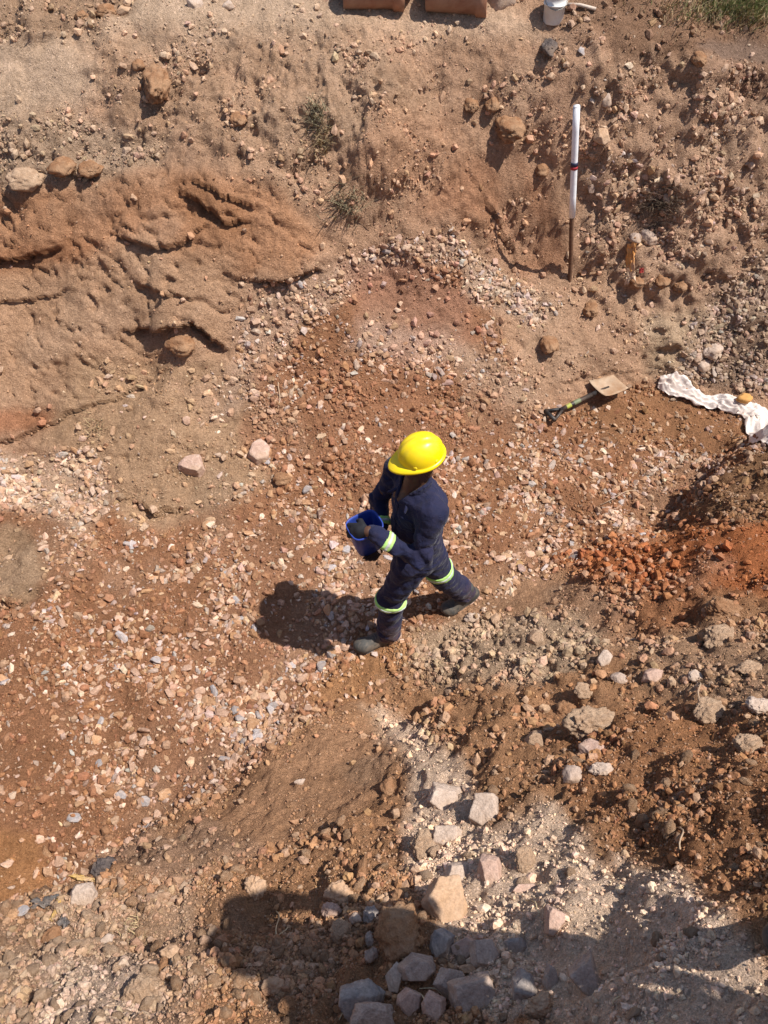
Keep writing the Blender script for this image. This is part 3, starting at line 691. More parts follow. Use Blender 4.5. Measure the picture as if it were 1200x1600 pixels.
for i, (u, v, w, h, shape, mat, spin, lab) in enumerate(ROCKS):
    p, n, d = hit(u, v + h * .15)
    a = PITCH + math.atan((v - 800) / FPX)
    rx = w / 2 * d / FPX; ry = h / 2 * d / FPX / math.sqrt(math.sin(a)**2 + (.65 * math.cos(a))**2); rz = (.62 if shape != 'slab' else .42) * min(rx, ry) ** .5 * max(rx, ry) ** .5
    lev = 5 if max(w, h) > 40 and v > 600 else (4 if max(w, h) > 24 else 3)
    sc_ = (1.95 if v > 1430 and 520 < u < 850 else 1.72 if v > 1150 else 1.35) if shape != 'round' else 1.24; w *= sc_; h *= sc_
    vv, ff = rock_verts(lev, shape, 900 + i * 13)
    sp = math.radians(spin); ca, sa = math.cos(sp), math.sin(sp)
    vv = vv * np.array([1, .92, 1.0]); vv = vv @ np.array([[ca, sa, 0], [-sa, ca, 0], [0, 0, 1]])
    vv = vv / np.abs(vv).max(0) * np.array([rx, ry, rz])
    me = npmesh('rock', vv, ff, shape == 'round')
    if shape != 'round':
        me.polygons.foreach_set('use_smooth', np.full(len(ff), True))
    nm = 'earth_clod' if mat in ('clod', 'paleclod', 'dark') else 'rock'
    o = link(nm, me, M[mat])
    tl = Vector(n) * .5 + Vector((0, 0, 1)) * .5; tl.normalize()
    o.location = Vector(p) + Vector(n) * rz * (.72 if v > 1360 and u < 860 else .5 if v > 1150 else .35)
    o.rotation_euler = (tl.to_track_quat('Z', 'Y').to_euler().x * .6 if v > 600 else 0.2, (i * 37 % 11 - 5) * .03, 0)
    tag(o, lab, 'clod' if nm == 'earth_clod' else 'rock')

#@@OBJECTS@@
# ------------------------------------------------------------------ fields to surfaces (for bodies, clothes, boots)
def surface_nets(Fd, org, h):
    Sg = Fd < 0; nx, ny, nz = Fd.shape
    c = [Sg[i:nx-1+i, j:ny-1+j, k:nz-1+k] for i in (0, 1) for j in (0, 1) for k in (0, 1)]
    al = c[0].copy(); an = c[0].copy()
    for q in c[1:]: al &= q; an |= q
    act = an & ~al; I = np.argwhere(act); vid = -np.ones(act.shape, np.int64); vid[tuple(I.T)] = np.arange(len(I))
    acc = np.zeros((len(I), 3)); cnt = np.zeros(len(I))
    for ax in range(3):
        o1, o2 = [a for a in range(3) if a != ax]
        for a in (0, 1):
            for b in (0, 1):
                p0 = I.copy(); p0[:, o1] += a; p0[:, o2] += b; p1 = p0.copy(); p1[:, ax] += 1
                f0 = Fd[tuple(p0.T)]; f1 = Fd[tuple(p1.T)]; m = (f0 < 0) != (f1 < 0)
                t = np.where(m, f0 / np.where(m, f0 - f1, 1), 0)
                q = p0.astype(float); q[:, ax] += t; acc[m] += q[m]; cnt[m] += 1
    V = acc / cnt[:, None] * h + org; Q = []
    for ax in range(3):
        o1, o2 = [(1, 2), (2, 0), (0, 1)][ax]
        sl0 = [slice(None)] * 3; sl1 = [slice(None)] * 3; sl0[ax] = slice(0, -1); sl1[ax] = slice(1, None)
        ch = Sg[tuple(sl0)] != Sg[tuple(sl1)]; E = np.argwhere(ch)
        ok = (E[:, o1] > 0) & (E[:, o2] > 0) & (E[:, o1] < Fd.shape[o1] - 1) & (E[:, o2] < Fd.shape[o2] - 1); E = E[ok]
        ins = Sg[tuple(E.T)]
        def cc(a, b): p = E.copy(); p[:, o1] -= a; p[:, o2] -= b; return vid[tuple(p.T)]
        q = np.stack([cc(1, 1), cc(0, 1), cc(0, 0), cc(1, 0)], 1); q[~ins] = q[~ins][:, ::-1]; Q.append(q)
    Q = np.concatenate(Q); return V, Q[(Q >= 0).all(1)]
class Field:
    def __init__(s, lo, hi, h):
        s.lo = np.array(lo, float); s.h = h; s.n = np.ceil((np.array(hi) - s.lo) / h).astype(int) + 1
        s.F = np.full(s.n, 0.25, np.float32)
    def sub(s, lo, hi):
        a = np.clip(np.floor((np.array(lo) - s.lo) / s.h).astype(int), 0, s.n - 1); b = np.clip(np.ceil((np.array(hi) - s.lo) / s.h).astype(int) + 1, 1, s.n)
        sl = tuple(slice(i, max(j, i + 1)) for i, j in zip(a, b)); g = [s.lo[k] + np.arange(sl[k].start, sl[k].stop) * s.h for k in range(3)]
        return sl, np.meshgrid(*g, indexing='ij')
    def _mix(s, sl, d, k, cut=False):
        o = s.F[sl]
        if cut:
            d = -d; hh = np.clip(.5 - .5 * (o - d) / k, 0, 1) if k else (d > o) * 1.0; s.F[sl] = o * (1 - hh) + d * hh + (k * hh * (1 - hh) if k else 0)
        else:
            hh = np.clip(.5 + .5 * (o - d) / k, 0, 1); s.F[sl] = o * (1 - hh) + d * hh - k * hh * (1 - hh)
    def cone(s, a, b, ra, rb, k=.02, cut=False, sq=None):
        a = np.array(a, float); b = np.array(b, float); m = max(ra, rb) + k * 2 + .03
        if sq: m = m * max(1, max(sq))
        sl, (X, Y, Z) = s.sub(np.minimum(a, b) - m, np.maximum(a, b) + m)
        ab = b - a; L2 = ab @ ab + 1e-12
        t = np.clip(((X - a[0]) * ab[0] + (Y - a[1]) * ab[1] + (Z - a[2]) * ab[2]) / L2, 0, 1)
        d = np.sqrt((X - a[0] - t * ab[0])**2 + (Y - a[1] - t * ab[1])**2 + (Z - a[2] - t * ab[2])**2) - (ra + t * (rb - ra))
        s._mix(sl, d, k, cut)
    def ell(s, c, r, R=None, k=.02, cut=False):
        c = np.array(c, float); r = np.array(r, float); m = r.max() + k * 2 + .03; sl, (X, Y, Z) = s.sub(c - m, c + m)
        P = np.stack([X - c[0], Y - c[1], Z - c[2]], -1)
        if R is not None: P = P @ np.array(R)          # columns of R are the local axes
        q = np.sqrt(((P / r)**2).sum(-1)); g = np.sqrt(((P / r**2)**2).sum(-1)) + 1e-9
        s._mix(sl, q * (q - 1) / g, k, cut)
    def grid(s): return np.meshgrid(*[s.lo[k] + np.arange(s.n[k]) * s.h for k in range(3)], indexing='ij')
    def mesh(s, name, F=None):
        V, Q = surface_nets(s.F if F is None else F, s.lo, s.h); return npmesh(name, V, Q, True)
    def cropped(s, name, fn, lo, hi):
        sl, (X, Y, Z) = s.sub(lo, hi); Fq = fn(s.F[sl], X, Y, Z); org = s.lo + np.array([q.start for q in sl]) * s.h
        V, Q = surface_nets(Fq, org, s.h); return npmesh(name, V, Q, True)

def clothmat(name, c1, c2, rough=.85, bd=.004):
    m, nt, b = newmat(name, rough); b.inputs['Sheen Weight'].default_value = .10; b.inputs['Sheen Roughness'].default_value = .4
    co = N(nt, 'ShaderNodeTexCoord').outputs['Object']
    n = noise_node(nt, 9, 5, .6, co); w = noise_node(nt, 300, 2, .5, co); f = noise_node(nt, 22, 4, .55, co, 1.2)
    r = ramp(nt, n.outputs[0], [(.35, c1), (.68, c2)])
    sx = N(nt, 'ShaderNodeSeparateXYZ'); nt.links.new(co, sx.inputs[0]); zr = ramp(nt, sx.outputs[2], [(.10, (.42,) * 3), (.34, (.07,) * 3), (.6, (.03,) * 3)])
    dn = noise_node(nt, 14, 6, .7, co, .5); dr = ramp(nt, dn.outputs[0], [(.40, (0, 0, 0)), (.62, (1, 1, 1))]); dm = mix(nt, zr.outputs[0], dr.outputs[0], 1.0, 'MULTIPLY')
    nt.links.new(mix(nt, r.outputs[0], (.26, .145, .085), dm), b.inputs['Base Color'])
    p = bump(nt, b, f.outputs[0], .02, .5); bump(nt, b, w.outputs[0], bd * .3, .4, p); return m
M['navy'] = clothmat('navy_cotton', (.009, .011, .036), (.016, .019, .058))
M['skin'] = plain('dark_skin', (.085, .040, .024), .5, .12, 20)
M['hair'] = plain('black_hair', (.01, .009, .008), .8)
M['yellow'] = plain('yellow_helmet_plastic', (.90, .66, .0), .36, .05, 9, spec=.5, dirt=(.62, .44, .08), dirtamt=.35)
M['lime'] = plain('lime_tape', (.40, .70, .18), .6, .06, 40, dirt=(.36, .30, .18), dirtamt=.45)
M['silver'] = plain('silver_reflective_tape', (.50, .54, .51), .45, .06, 40, dirt=(.38, .30, .22), dirtamt=.4)
M['boot'] = plain('dusty_black_leather', (.055, .053, .05), .7, .25, 25, bd=.003, dirt=(.24, .18, .13), dirtamt=.7)
M['sole'] = plain('dusty_rubber_sole', (.13, .11, .10), .9, .2, 25)
M['bucket'] = plain('blue_plastic', (.025, .055, .30), .45, .1, 12, spec=.4)
M['glove'] = plain('black_glove', (.012, .012, .016), .8, .2, 30)
M['shirt'] = clothmat('grey_cotton', (.16, .16, .17), (.22, .22, .24)); M['jeans'] = clothmat('blue_denim', (.05, .07, .13), (.08, .11, .19))

V3 = lambda *a: np.array(a, float)
def hand(fd, wrist, dirn, palm_n, curl, side=1, L=.185):
    """palm and five bent fingers; dirn to the fingertips, palm_n out of the palm, side puts the thumb"""
    d = np.array(dirn, float); d /= np.linalg.norm(d); n = np.array(palm_n, float); n -= d * (n @ d); n /= np.linalg.norm(n); l = np.cross(n, d) * side
    fd.cone(wrist, wrist + d * .05, .025, .027, .02); pc = wrist + d * .055
    fd.ell(pc + d * .01, (.046, .041, .017), np.stack([d, l, n], 1), .015)
    for q, (o, ln) in enumerate(((-.030, .066), (-.010, .078), (.010, .074), (.029, .058))):
        a = pc + d * .042 + l * -o; c1 = math.radians(curl * .5); c2 = math.radians(curl * 1.1); c3 = math.radians(curl * 1.7)
        b = a + (d * math.cos(c1) + n * math.sin(c1)) * ln * .45; c = b + (d * math.cos(c2) + n * math.sin(c2)) * ln * .32; e = c + (d * math.cos(c3) + n * math.sin(c3)) * ln * .25
        fd.cone(a - d * .02, b, .0098, .009, .004); fd.cone(b, c, .009, .008, .003); fd.cone(c, e, .008, .0068, .003)
    t0 = pc - d * .02 + l * .028; t1 = t0 + (d * .55 + l * .55 + n * .45) / .9 * .042; t2 = t1 + (d * .75 + l * .05 + n * .55) * .034
    fd.cone(t0, t1, .014, .0115, .008); fd.cone(t1, t2, .011, .008, .004)

def head_field(fd, c, f, k=.02):
    """head centred at c (ear height), facing f"""
    f = np.array(f, float); f /= np.linalg.norm(f); u = V3(0, 0, 1) - f * f[2]; u /= np.linalg.norm(u); l = np.cross(u, f)
    R = np.stack([f, l, u], 1)
    fd.ell(c + u * .028 - f * .008, (.094, .074, .088), R, .02)
    fd.ell(c - u * .035 + f * .030, (.066, .056, .072), R, .03)           # face
    fd.ell(c - u * .088 + f * .058, (.026, .030, .022), R, .02)           # chin
    fd.cone(c - u * .065 + l * .045 - f * .01, c - u * .088 + f * .055, .018, .014, .02); fd.cone(c - u * .065 - l * .045 - f * .01, c - u * .088 + f * .055, .018, .014, .02)
    fd.ell(c + u * .028 + f * .080, (.016, .048, .011), R, .015)          # brow
    fd.cone(c + u * .015 + f * .092, c - u * .026 + f * .112, .008, .013, .010)   # nose
    for s_ in (1, -1):
        fd.ell(c - u * .026 + f * .098 + l * .012 * s_, (.011, .009, .008), R, .006)
        fd.ell(c + u * .008 + f * .090 + l * .032 * s_, (.014, .014, .010), R, .008, cut=True)
        fd.ell(c + u * .007 + f * .078 + l * .031 * s_, (.013, .013, .012), R, .004)
        fd.ell(c - u * .008 + f * .066 + l * .048 * s_, (.022, .016, .016), R, .015)
        fd.ell(c - u * .010 - f * .005 + l * .078 * s_, (.018, .010, .031), R, .006)
        fd.ell(c - u * .010 + f * .002 + l * .086 * s_, (.008, .005, .016), R, .004, cut=True)
    fd.ell(c - u * .050 + f * .092, (.012, .026, .007), R, .006); fd.ell(c - u * .063 + f * .090, (.013, .022, .008), R, .006)
    fd.ell(c - u * .0565 + f * .104, (.008, .024, .0016), R, .002, cut=True)
    return f, l, u

def make_worker():
    root = empty('person', (.15, 2.82, 0))
    tag(root, 'worker in navy overalls and yellow hard hat striding left with a blue bucket', 'person')
    Z0 = 0.0
    nsh, fsh = V3(.255, 2.69, 1.41), V3(.075, 2.99, 1.42)              # near (left) and far shoulder
    nel, nwr = V3(.185, 2.585, 1.13), V3(-.080, 2.655, 1.275)
    fel, fwr = V3(-.035, 2.985, 1.14), V3(-.02, 2.77, 1.03)
    hipc = V3(.20, 2.82, .93); nhp, fhp = V3(.155, 2.75, .90), V3(.23, 2.90, .90)
    nkn, nan = V3(.045, 2.755, .49), V3(.035, 2.755, .10)
    fkn, fan = V3(.37, 2.945, .47), V3(.545, 3.02, .165)
    neck = V3(.165, 2.835, 1.47); hc = V3(.195, 2.84, 1.62); face = V3(-.90, -.28, -.22)
    tf = V3(-.86, -.50, 0); tl = V3(.50, -.86, 0)                      # torso forward, torso left
    # --- the body, one surface
    b = Field((-.36, 2.36, -.02), (.78, 3.2, 1.78), .0075)
    b.cone(hipc, hipc + V3(0, 0, .18), .105, .10, .05); b.cone(hipc + V3(0, 0, .18), (nsh + fsh) / 2 - V3(0, 0, .10), .10, .12, .05)
    b.cone(nsh * .88 + fsh * .12 - V3(0, 0, .02), fsh * .88 + nsh * .12 - V3(0, 0, .02), .045, .045, .04); b.cone((nsh + fsh) / 2 - V3(0, 0, .03), neck, .07, .055, .04); b.cone(neck, hc - V3(0, 0, .02), .055, .052, .03)
    for sh, el, wr in ((nsh, nel, nwr), (fsh, fel, fwr)): b.cone(sh, el, .048, .038, .03); b.cone(el, wr, .037, .026, .02)
    for hp, kn, an in ((nhp, nkn, nan), (fhp, fkn, fan)): b.cone(hp, kn, .08, .052, .04); b.cone(kn, an, .052, .036, .03)
    b.cone(nan, V3(-.13, 2.69, .045), .036, .032, .03); b.cone(fan, V3(.43, 2.96, .045), .036, .032, .03)
    head_field(b, hc, face)
    hand(b, nwr, V3(-.80, .25, -.25), V3(-.1, .62, -.75), 52, 1)
    hand(b, fwr, V3(-.35, -.80, .05), V3(-.1, .1, 1), 22, -1)
    body = link('body', b.mesh('body'), M['skin'], root)
    # --- gloves pulled over both hands
    g = Field((-.32, 2.45, .92), (.06, 2.92, 1.38), .0055)
    hand(g, nwr, V3(-.80, .25, -.25), V3(-.1, .62, -.75), 52, 1)
    g.F -= .0035; link('glove', g.mesh('glove'), M['glove'], root)
    # --- trousers
    t = Field((-.18, 2.55, .03), (.72, 3.16, 1.06), .008)
    t.cone(hipc + V3(0, .0, .10), hipc - V3(0, 0, .02), .125, .135, .05); t.ell(hipc + V3(.035, .0, -.03), (.125, .13, .13), None, .05)
    t.cone(nhp - V3(0,0,.03), nkn, .108, .092, .05); t.cone(nkn, nan + V3(-.005, 0, .03), .086, .088, .04)
    t.cone(fhp - V3(0,0,.03), fkn, .108, .090, .05); t.cone(fkn, fan - V3(.02, 0, -.02), .084, .086, .04)
    t.cone((nhp + fhp) / 2 - V3(0, 0, .08), (nhp + fhp) / 2 - V3(.0, 0, .15), .08, .05, .06)
    X, Y, Z = t.grid()
    t.F += (.024 * ridged(X * 3.2 + Z * 3, Y * 4, Z * 7 - X * 5, 3, .5) * (.5 + .5 * noise3(X * 4, Y * 4, Z * 4 + 5)) + .004 * noise3(X * 14, Y * 14, Z * 30)).astype(np.float32)
    fl = np.abs(Z - .17) ; t.F += (-.006 * np.sin(Z * 95 + X * 22) * np.clip(1 - Z / .34, 0, 1)).astype(np.float32)
    t.F += (.009 * (np.abs(np.sin(20 * X - 38 * Z + 7 * Y + 3 * noise3(X * 6, Y * 6, Z * 6))) ** .7 - .6) * np.clip(noise3(X * 5, Y * 5, Z * 5 + 3) + .3, 0, 1)).astype(np.float32)
    # open cuffs
    dn = (nkn - nan) / np.linalg.norm(nkn - nan); df = (fkn - fan) / np.linalg.norm(fkn - fan)
    pn = (X - nan[0]) * dn[0] + (Y - nan[1]) * dn[1] + (Z - nan[2]) * dn[2]; pf = (X - fan[0]) * df[0] + (Y - fan[1]) * df[1] + (Z - fan[2]) * df[2]
    nearleg = X < .25
    t.F = np.where(nearleg, np.maximum(t.F, -(pn + .015)), np.maximum(t.F, -(pf + .00))).astype(np.float32)
    trousers = link('trousers', t.mesh('trousers'), M['navy'], root)
    # --- jacket
    j = Field((-.30, 2.42, .82), (.46, 3.16, 1.56), .0075)
    mid = (nsh + fsh) / 2
    j.cone(hipc + V3(0, 0, .02), hipc + V3(-.005, 0, .20), .148, .138, .04)
    j.cone(hipc + V3(0, 0, .18), mid - V3(-.015, 0, .12), .136, .138, .06)
    j.ell(mid + V3(.02, .01, -.13), (.15, .165, .17), None, .06)
    j.cone(nsh - V3(0, 0, .02), fsh - V3(0, 0, .02), .078, .074, .06); j.cone(mid - V3(-.01, 0, .04), neck + V3(.01, 0, -.02), .10, .068, .05)
    j.cone(nsh - V3(0, 0, .01), nel, .078, .068, .04); j.cone(nel, nwr - (nwr - nel) * .08, .066, .050, .035); j.ell(nel + V3(.0, -.005, -.012), (.066, .06, .066), None, .03)
    j.cone(fsh - V3(0, 0, .01), fel, .076, .064, .04); j.cone(fel, fwr - (fwr - fel) * .1, .062, .048, .035)
    X, Y, Z = j.grid()
    j.F += (.023 * ridged(X * 4 - Z * 4, Y * 4, Z * 5 + X * 4, 3, .5) * (.55 + .6 * noise3(X * 4 + 9, Y * 4, Z * 4)) + .004 * noise3(X * 22, Y * 16, Z * 14)).astype(np.float32)
    j.F = np.where((X > .02) & (Z < 1.02), j.F - .010 * np.exp(-((Z - .900) / .014) ** 2) - .006 * np.clip((1.0 - Z) / .1, 0, 1), j.F)
    j.F += (.007 * (np.abs(np.sin(26 * X + 34 * Z + 9 * Y + 3 * noise3(X * 6, Y * 6, Z * 6))) ** .7 - .6) * np.clip(noise3(X * 5 + 2, Y * 5, Z * 5 + 7) + .35, 0, 1)).astype(np.float32)
    j.F = np.maximum(j.F, -(Z - .885)).astype(np.float32)                # hem
    j.F = np.maximum(j.F, (.066 - np.sqrt((X - neck[0])**2 + (Y - neck[1])**2)) * (Z > 1.44) - .3 * (Z <= 1.44)).astype(np.float32)
    vd = (X - mid[0]) * tf[0] + (Y - mid[1]) * tf[1]; vl = (X - mid[0]) * tl[0] + (Y - mid[1]) * tl[1]
    vee = (1.36 + 1.9 * np.abs(vl)) - Z                                  # open V at the throat
    j.F = np.where((vd > .03) & (Z > 1.34), np.maximum(j.F, -vee), j.F).astype(np.float32)
    jacket = link('jacket', j.mesh('jacket'), M['navy'], root)
    # collar, placket, chest pocket
    col = Field((-.05, 2.66, 1.34), (.36, 3.02, 1.56), .006); prev = None
    for a in np.linspace(-2.45, 2.45, 17):
        dv = -tf * math.cos(a) + tl * math.sin(a); q = neck + dv * .078 + V3(0, 0, .012 - .075 * max(0, -math.cos(a)) ** 1.5 )
        if prev is not None: col.cone(prev + V3(0, 0, .018), q + V3(0, 0, .018), .009, .009, .01); col.cone(prev - V3(0, 0, .008) , q - V3(0, 0, .008), .010, .010, .012)
        prev = q
    for s_ in (1, -1):
        q = neck + tf * .070 + tl * .045 * s_ - V3(0, 0, .055); col.cone(q, q + tf * .045 + tl * .040 * s_ - V3(0, 0, .045), .012, .008, .02)
    link('collar', col.mesh('collar'), M['navy'], jacket)
    def patch(name, cond, infl, lo, hi, mat, par, src=j):
        me = src.cropped(name, lambda Fq, A, B, Cz: np.maximum(Fq - infl, cond(A, B, Cz)).astype(np.float32), lo, hi); return link(name, me, mat, par)
    def pl(A, B, Cz): vdd = (A - mid[0]) * tf[0] + (B - mid[1]) * tf[1]; vll = (A - mid[0]) * tl[0] + (B - mid[1]) * tl[1]; return np.maximum(np.maximum(np.abs(vll) - .022, .02 - vdd), Cz - 1.37)
    patch('placket', pl, .005, (-.1, 2.55, .87), (.3, 3.0, 1.42), M['navy'], jacket)
    def pk(A, B, Cz): vdd = (A - mid[0]) * tf[0] + (B - mid[1]) * tf[1]; vll = (A - mid[0]) * tl[0] + (B - mid[1]) * tl[1]; return np.maximum(np.maximum(np.abs(vll - .085) - .045, .02 - vdd), np.abs(Cz - 1.27) - .05)
    patch('pocket', pk, .005, (-.1, 2.5, 1.1), (.3, 3.0, 1.42), M['navy'], jacket)
    # reflective bands
    def band(name, src, a, b_, tt, w, lo, hi, par, rmax=.14):
        ax = np.array(b_) - np.array(a); ax /= np.linalg.norm(ax); c = np.array(a) + (np.array(b_) - np.array(a)) * tt
        o = None
        for nm, ww, inf, mt in (('reflective_band', w, .006, 'lime'), ('silver_stripe', w * .42, .0085, 'silver')):
            me = src.cropped(nm, lambda Fq, A, B, Cz: np.maximum(np.maximum(Fq - inf, np.abs((A - c[0]) * ax[0] + (B - c[1]) * ax[1] + (Cz - c[2]) * ax[2]) - ww / 2),
                 np.sqrt((A - c[0])**2 + (B - c[1])**2 + (Cz - c[2])**2) - rmax).astype(np.float32), lo, hi)
            o = link(nm, me, M[mt], par if o is None else o)
    band('b', j, nel, nwr, .62, .05, (-.2, 2.45, 1.0), (.2, 2.8, 1.4), jacket, .088)
    band('b', j, fel, fwr, .50, .045, (-.2, 2.7, .95), (.12, 3.1, 1.25), jacket, .072)
    band('b', t, nkn, nan, .02, .052, (-.15, 2.58, .3), (.2, 2.95, .7), trousers)
    band('b', t, fhp, fkn, .80, .055, (.15, 2.75, .3), (.55, 3.14, .75), trousers)
    # --- boots
    for (an, toe, heel) in ((nan, V3(-.165, 2.675, .045), V3(.055, 2.765, .04)), (fan, V3(.415, 2.955, .040), V3(.60, 3.045, .125))):
        bt = Field(np.minimum(np.minimum(toe, heel), an) - .12, np.maximum(np.maximum(toe, heel), an) + .12, .0055)
        bt.cone(heel + V3(0, 0, .005), toe + (heel - toe) * .18, .040, .047, .03); bt.ell(toe + (heel - toe) * .12 + V3(0, 0, .012), (.062, .052, .042), None, .03)
        bt.cone(an + (0, 0, .05), heel + (toe - heel) * .18 + V3(0, 0, .02), .050, .045, .03)
        bt.cone(an, toe + (heel - toe) * .42 + V3(0, 0, .02), .045, .04, .03)
        ax = (toe - heel) / np.linalg.norm(toe - heel); up = V3(0, 0, 1) - ax * ax[2]; up /= np.linalg.norm(up)
        X, Y, Z = bt.grid(); hgt = (X - heel[0]) * up[0] + (Y - heel[1]) * up[1] + (Z - heel[2]) * up[2]
        F0 = bt.F.copy(); bt.F = np.maximum(F0, -(hgt + .030)).astype(np.float32)
        bo = link('boot', bt.mesh('boot'), M['boot'], root)
        sole = bt.mesh('sole', np.maximum(np.maximum(F0 - .006, hgt + .024), -(hgt + .042)).astype(np.float32)); link('sole', sole, M['sole'], bo)
        lb = bmesh.new()
        for q in range(4):
            c = an + (toe - an) * (.25 + .11 * q) + V3(0, 0, .052 - .008 * q); sd = np.cross(up, ax) * .022
            g_ = bmesh.ops.create_cone(lb, cap_ends=True, segments=6, radius1=.0035, radius2=.0035, depth=.046)
            rot = Vector(sd).to_track_quat('Z', 'Y').to_matrix().to_4x4(); bmesh.ops.transform(lb, matrix=Matrix.Translation(Vector(c)) @ rot, verts=g_['verts'])
        me = bpy.data.meshes.new('lace'); lb.to_mesh(me); lb.free(); link('lace', me, M['sole'], bo)
    # --- hard hat
    f = face / np.linalg.norm(face); f = V3(-.93, -.33, -.16); f /= np.linalg.norm(f); u = V3(0, 0, 1) - f * f[2]; u /= np.linalg.norm(u); l = np.cross(u, f)
    hcen = hc + u * .050 + f * .0
    def P3(a, bb, cc): return hcen + f * a + l * bb + u * cc
    nseg = 72; rings = []
    th = np.linspace(0, 2 * np.pi, nseg, endpoint=False)
    A_, B_, H_ = .116, .102, .112
    def ring(fa, fb, hz, peak=0, curlz=0):
        out = []
        for q in th:
            cx, sy = math.cos(q), math.sin(q); pkf = max(0, cx) ** 1.6
            out.append(P3((A_ * fa + peak * pkf) * cx, B_ * fb * sy * (1 + .0 * pkf), hz - curlz * pkf))
        return out
    rings.append(ring(1.08, 1.09, -.009, .048, .010)); rings.append(ring(1.095, 1.105, -.004, .050, .010)); rings.append(ring(1.08, 1.09, .002, .048, .008)); rings.append(ring(1.015, 1.02, .004, .010, .0))
    for e in np.radians([0, 6, 13, 21, 30, 39, 48, 57, 65, 73, 80, 86]):
        rr, hz = math.cos(e) ** .82, math.sin(e) * H_; o_ = []
        for q in th:
            cx, sy = math.cos(q), math.sin(q); lat = sy * rr; lon = cx * rr
            rid = .0055 * math.exp(-(lat / .13) ** 4) * (1 if abs(lat) < .3 else 0) * sstep(0, .5, math.sin(e)) + .003 * math.exp(-((abs(lat) - .42) / .07) ** 2) * sstep(.0, .6, math.sin(e))
            k = 1 + rid / .12; o_.append(P3(A_ * rr * cx * k, B_ * rr * sy * k, .006 + hz * k))
        rings.append(o_)
    Vh = [p for rg in rings for p in rg] + [P3(0, 0, .006 + H_ + .0055)]; Fh = []
    me = bpy.data.meshes.new('helmet'); fs = []
    for a in range(len(rings) - 1):
        for q in range(nseg): fs.append((a * nseg + q, a * nseg + (q + 1) % nseg, (a + 1) * nseg + (q + 1) % nseg, (a + 1) * nseg + q))
    top = len(Vh) - 1; a = len(rings) - 1
    for q in range(nseg): fs.append((a * nseg + q, a * nseg + (q + 1) % nseg, top))
    me.from_pydata([tuple(p) for p in Vh], [], fs); me.polygons.foreach_set('use_smooth', [True] * len(fs)); me.update()
    hat = link('helmet', me, M['yellow'], root); so = hat.modifiers.new('shell', 'SOLIDIFY'); so.thickness = .0028; so.offset = 1
    for lon, sgn in ((.55, 1), (-.45, 1), (.55, -1), (-.45, -1)):
        c = P3(A_ * lon, sgn * B_ * math.sqrt(1 - lon * lon) * 1.02, .020); fdz = Field(c - .03, c + .03, .0025)
        n_ = (c - hcen) / np.linalg.norm(c - hcen); tt = np.cross(u, n_); fdz.ell(c, (.004, .012, .009), np.stack([n_, tt / np.linalg.norm(tt), u], 1), .002)
        link('slot_clip', fdz.mesh('slot_clip'), M['yellow'], hat)
    hb = Field(hcen - .13, hcen + .13, .005); R3 = np.stack([f, l, u], 1)
    hb.ell(hcen + u * -.012 - f * .006, (.102, .083, .09), R3, .01); X, Y, Z = hb.grid(); hh = (X - hcen[0]) * u[0] + (Y - hcen[1]) * u[1] + (Z - hcen[2]) * u[2]; ff_ = (X - hcen[0]) * f[0] + (Y - hcen[1]) * f[1] + (Z - hcen[2]) * f[2]
    hb.F = np.maximum(hb.F, -(hh + .045 + .5 * ff_)).astype(np.float32); hb.F = np.maximum(hb.F, ff_ - .07).astype(np.float32)
    link('hair', hb.mesh('hair'), M['hair'], root)
    # head band under the shell
    sb = bmesh.new()
    for q in range(36):
        a0, a1 = 2 * math.pi * q / 36, 2 * math.pi * (q + 1) / 36
        vs = [sb.verts.new(P3(.100 * math.cos(x), .086 * math.sin(x), z_)) for x, z_ in ((a0, -.022), (a1, -.022), (a1, .008), (a0, .008))]; sb.faces.new(vs)
    me = bpy.data.meshes.new('headband'); sb.to_mesh(me); sb.free(); o = link('headband', me, M['hair'], hat); o.modifiers.new('t', 'SOLIDIFY').thickness = .002
    return root
def settle(root):
    # meshes above are modelled in place: make them relative to the root
    T = Matrix.Translation(-root.location); seen = set()
    for o in root.children_recursive:
        if o.data and o.data.name not in seen: o.data.transform(T); seen.add(o.data.name)
settle(make_worker())

def tube(bm, pts_, rad, seg=10, cap=True, r2=None):
    rings = []; n = len(pts_)
    for i, p in enumerate(pts_):
        p = Vector(p); a = Vector(pts_[max(0, i - 1)]); b = Vector(pts_[min(n - 1, i + 1)]); d = (b - a).normalized()
        x = d.orthogonal().normalized(); 
        if abs(d.z) < .9: x = d.cross(Vector((0, 0, 1))).normalized()
        y = d.cross(x); r = rad if r2 is None else rad + (r2 - rad) * i / (n - 1)
        rings.append([bm.verts.new(p + (x * math.cos(t) + y * math.sin(t)) * r) for t in [2 * math.pi * k / seg for k in range(seg)]])
    for i in range(n - 1):
        for k in range(seg): bm.faces.new((rings[i][k], rings[i][(k+1) % seg], rings[i+1][(k+1) % seg], rings[i+1][k]))
    if cap: bm.faces.new(rings[0][::-1]); bm.faces.new(rings[-1])
def bmobj(name, bm, mat, parent=None, smooth=True, bevel=0):
    bmesh.ops.recalc_face_normals(bm, faces=bm.faces); me = bpy.data.meshes.new(name); bm.to_mesh(me); bm.free()
    me.polygons.foreach_set('use_smooth', [smooth] * len(me.polygons)); o = link(name, me, mat, parent)
    if bevel: q = o.modifiers.new('b', 'BEVEL'); q.width = bevel; q.segments = 2
    return o

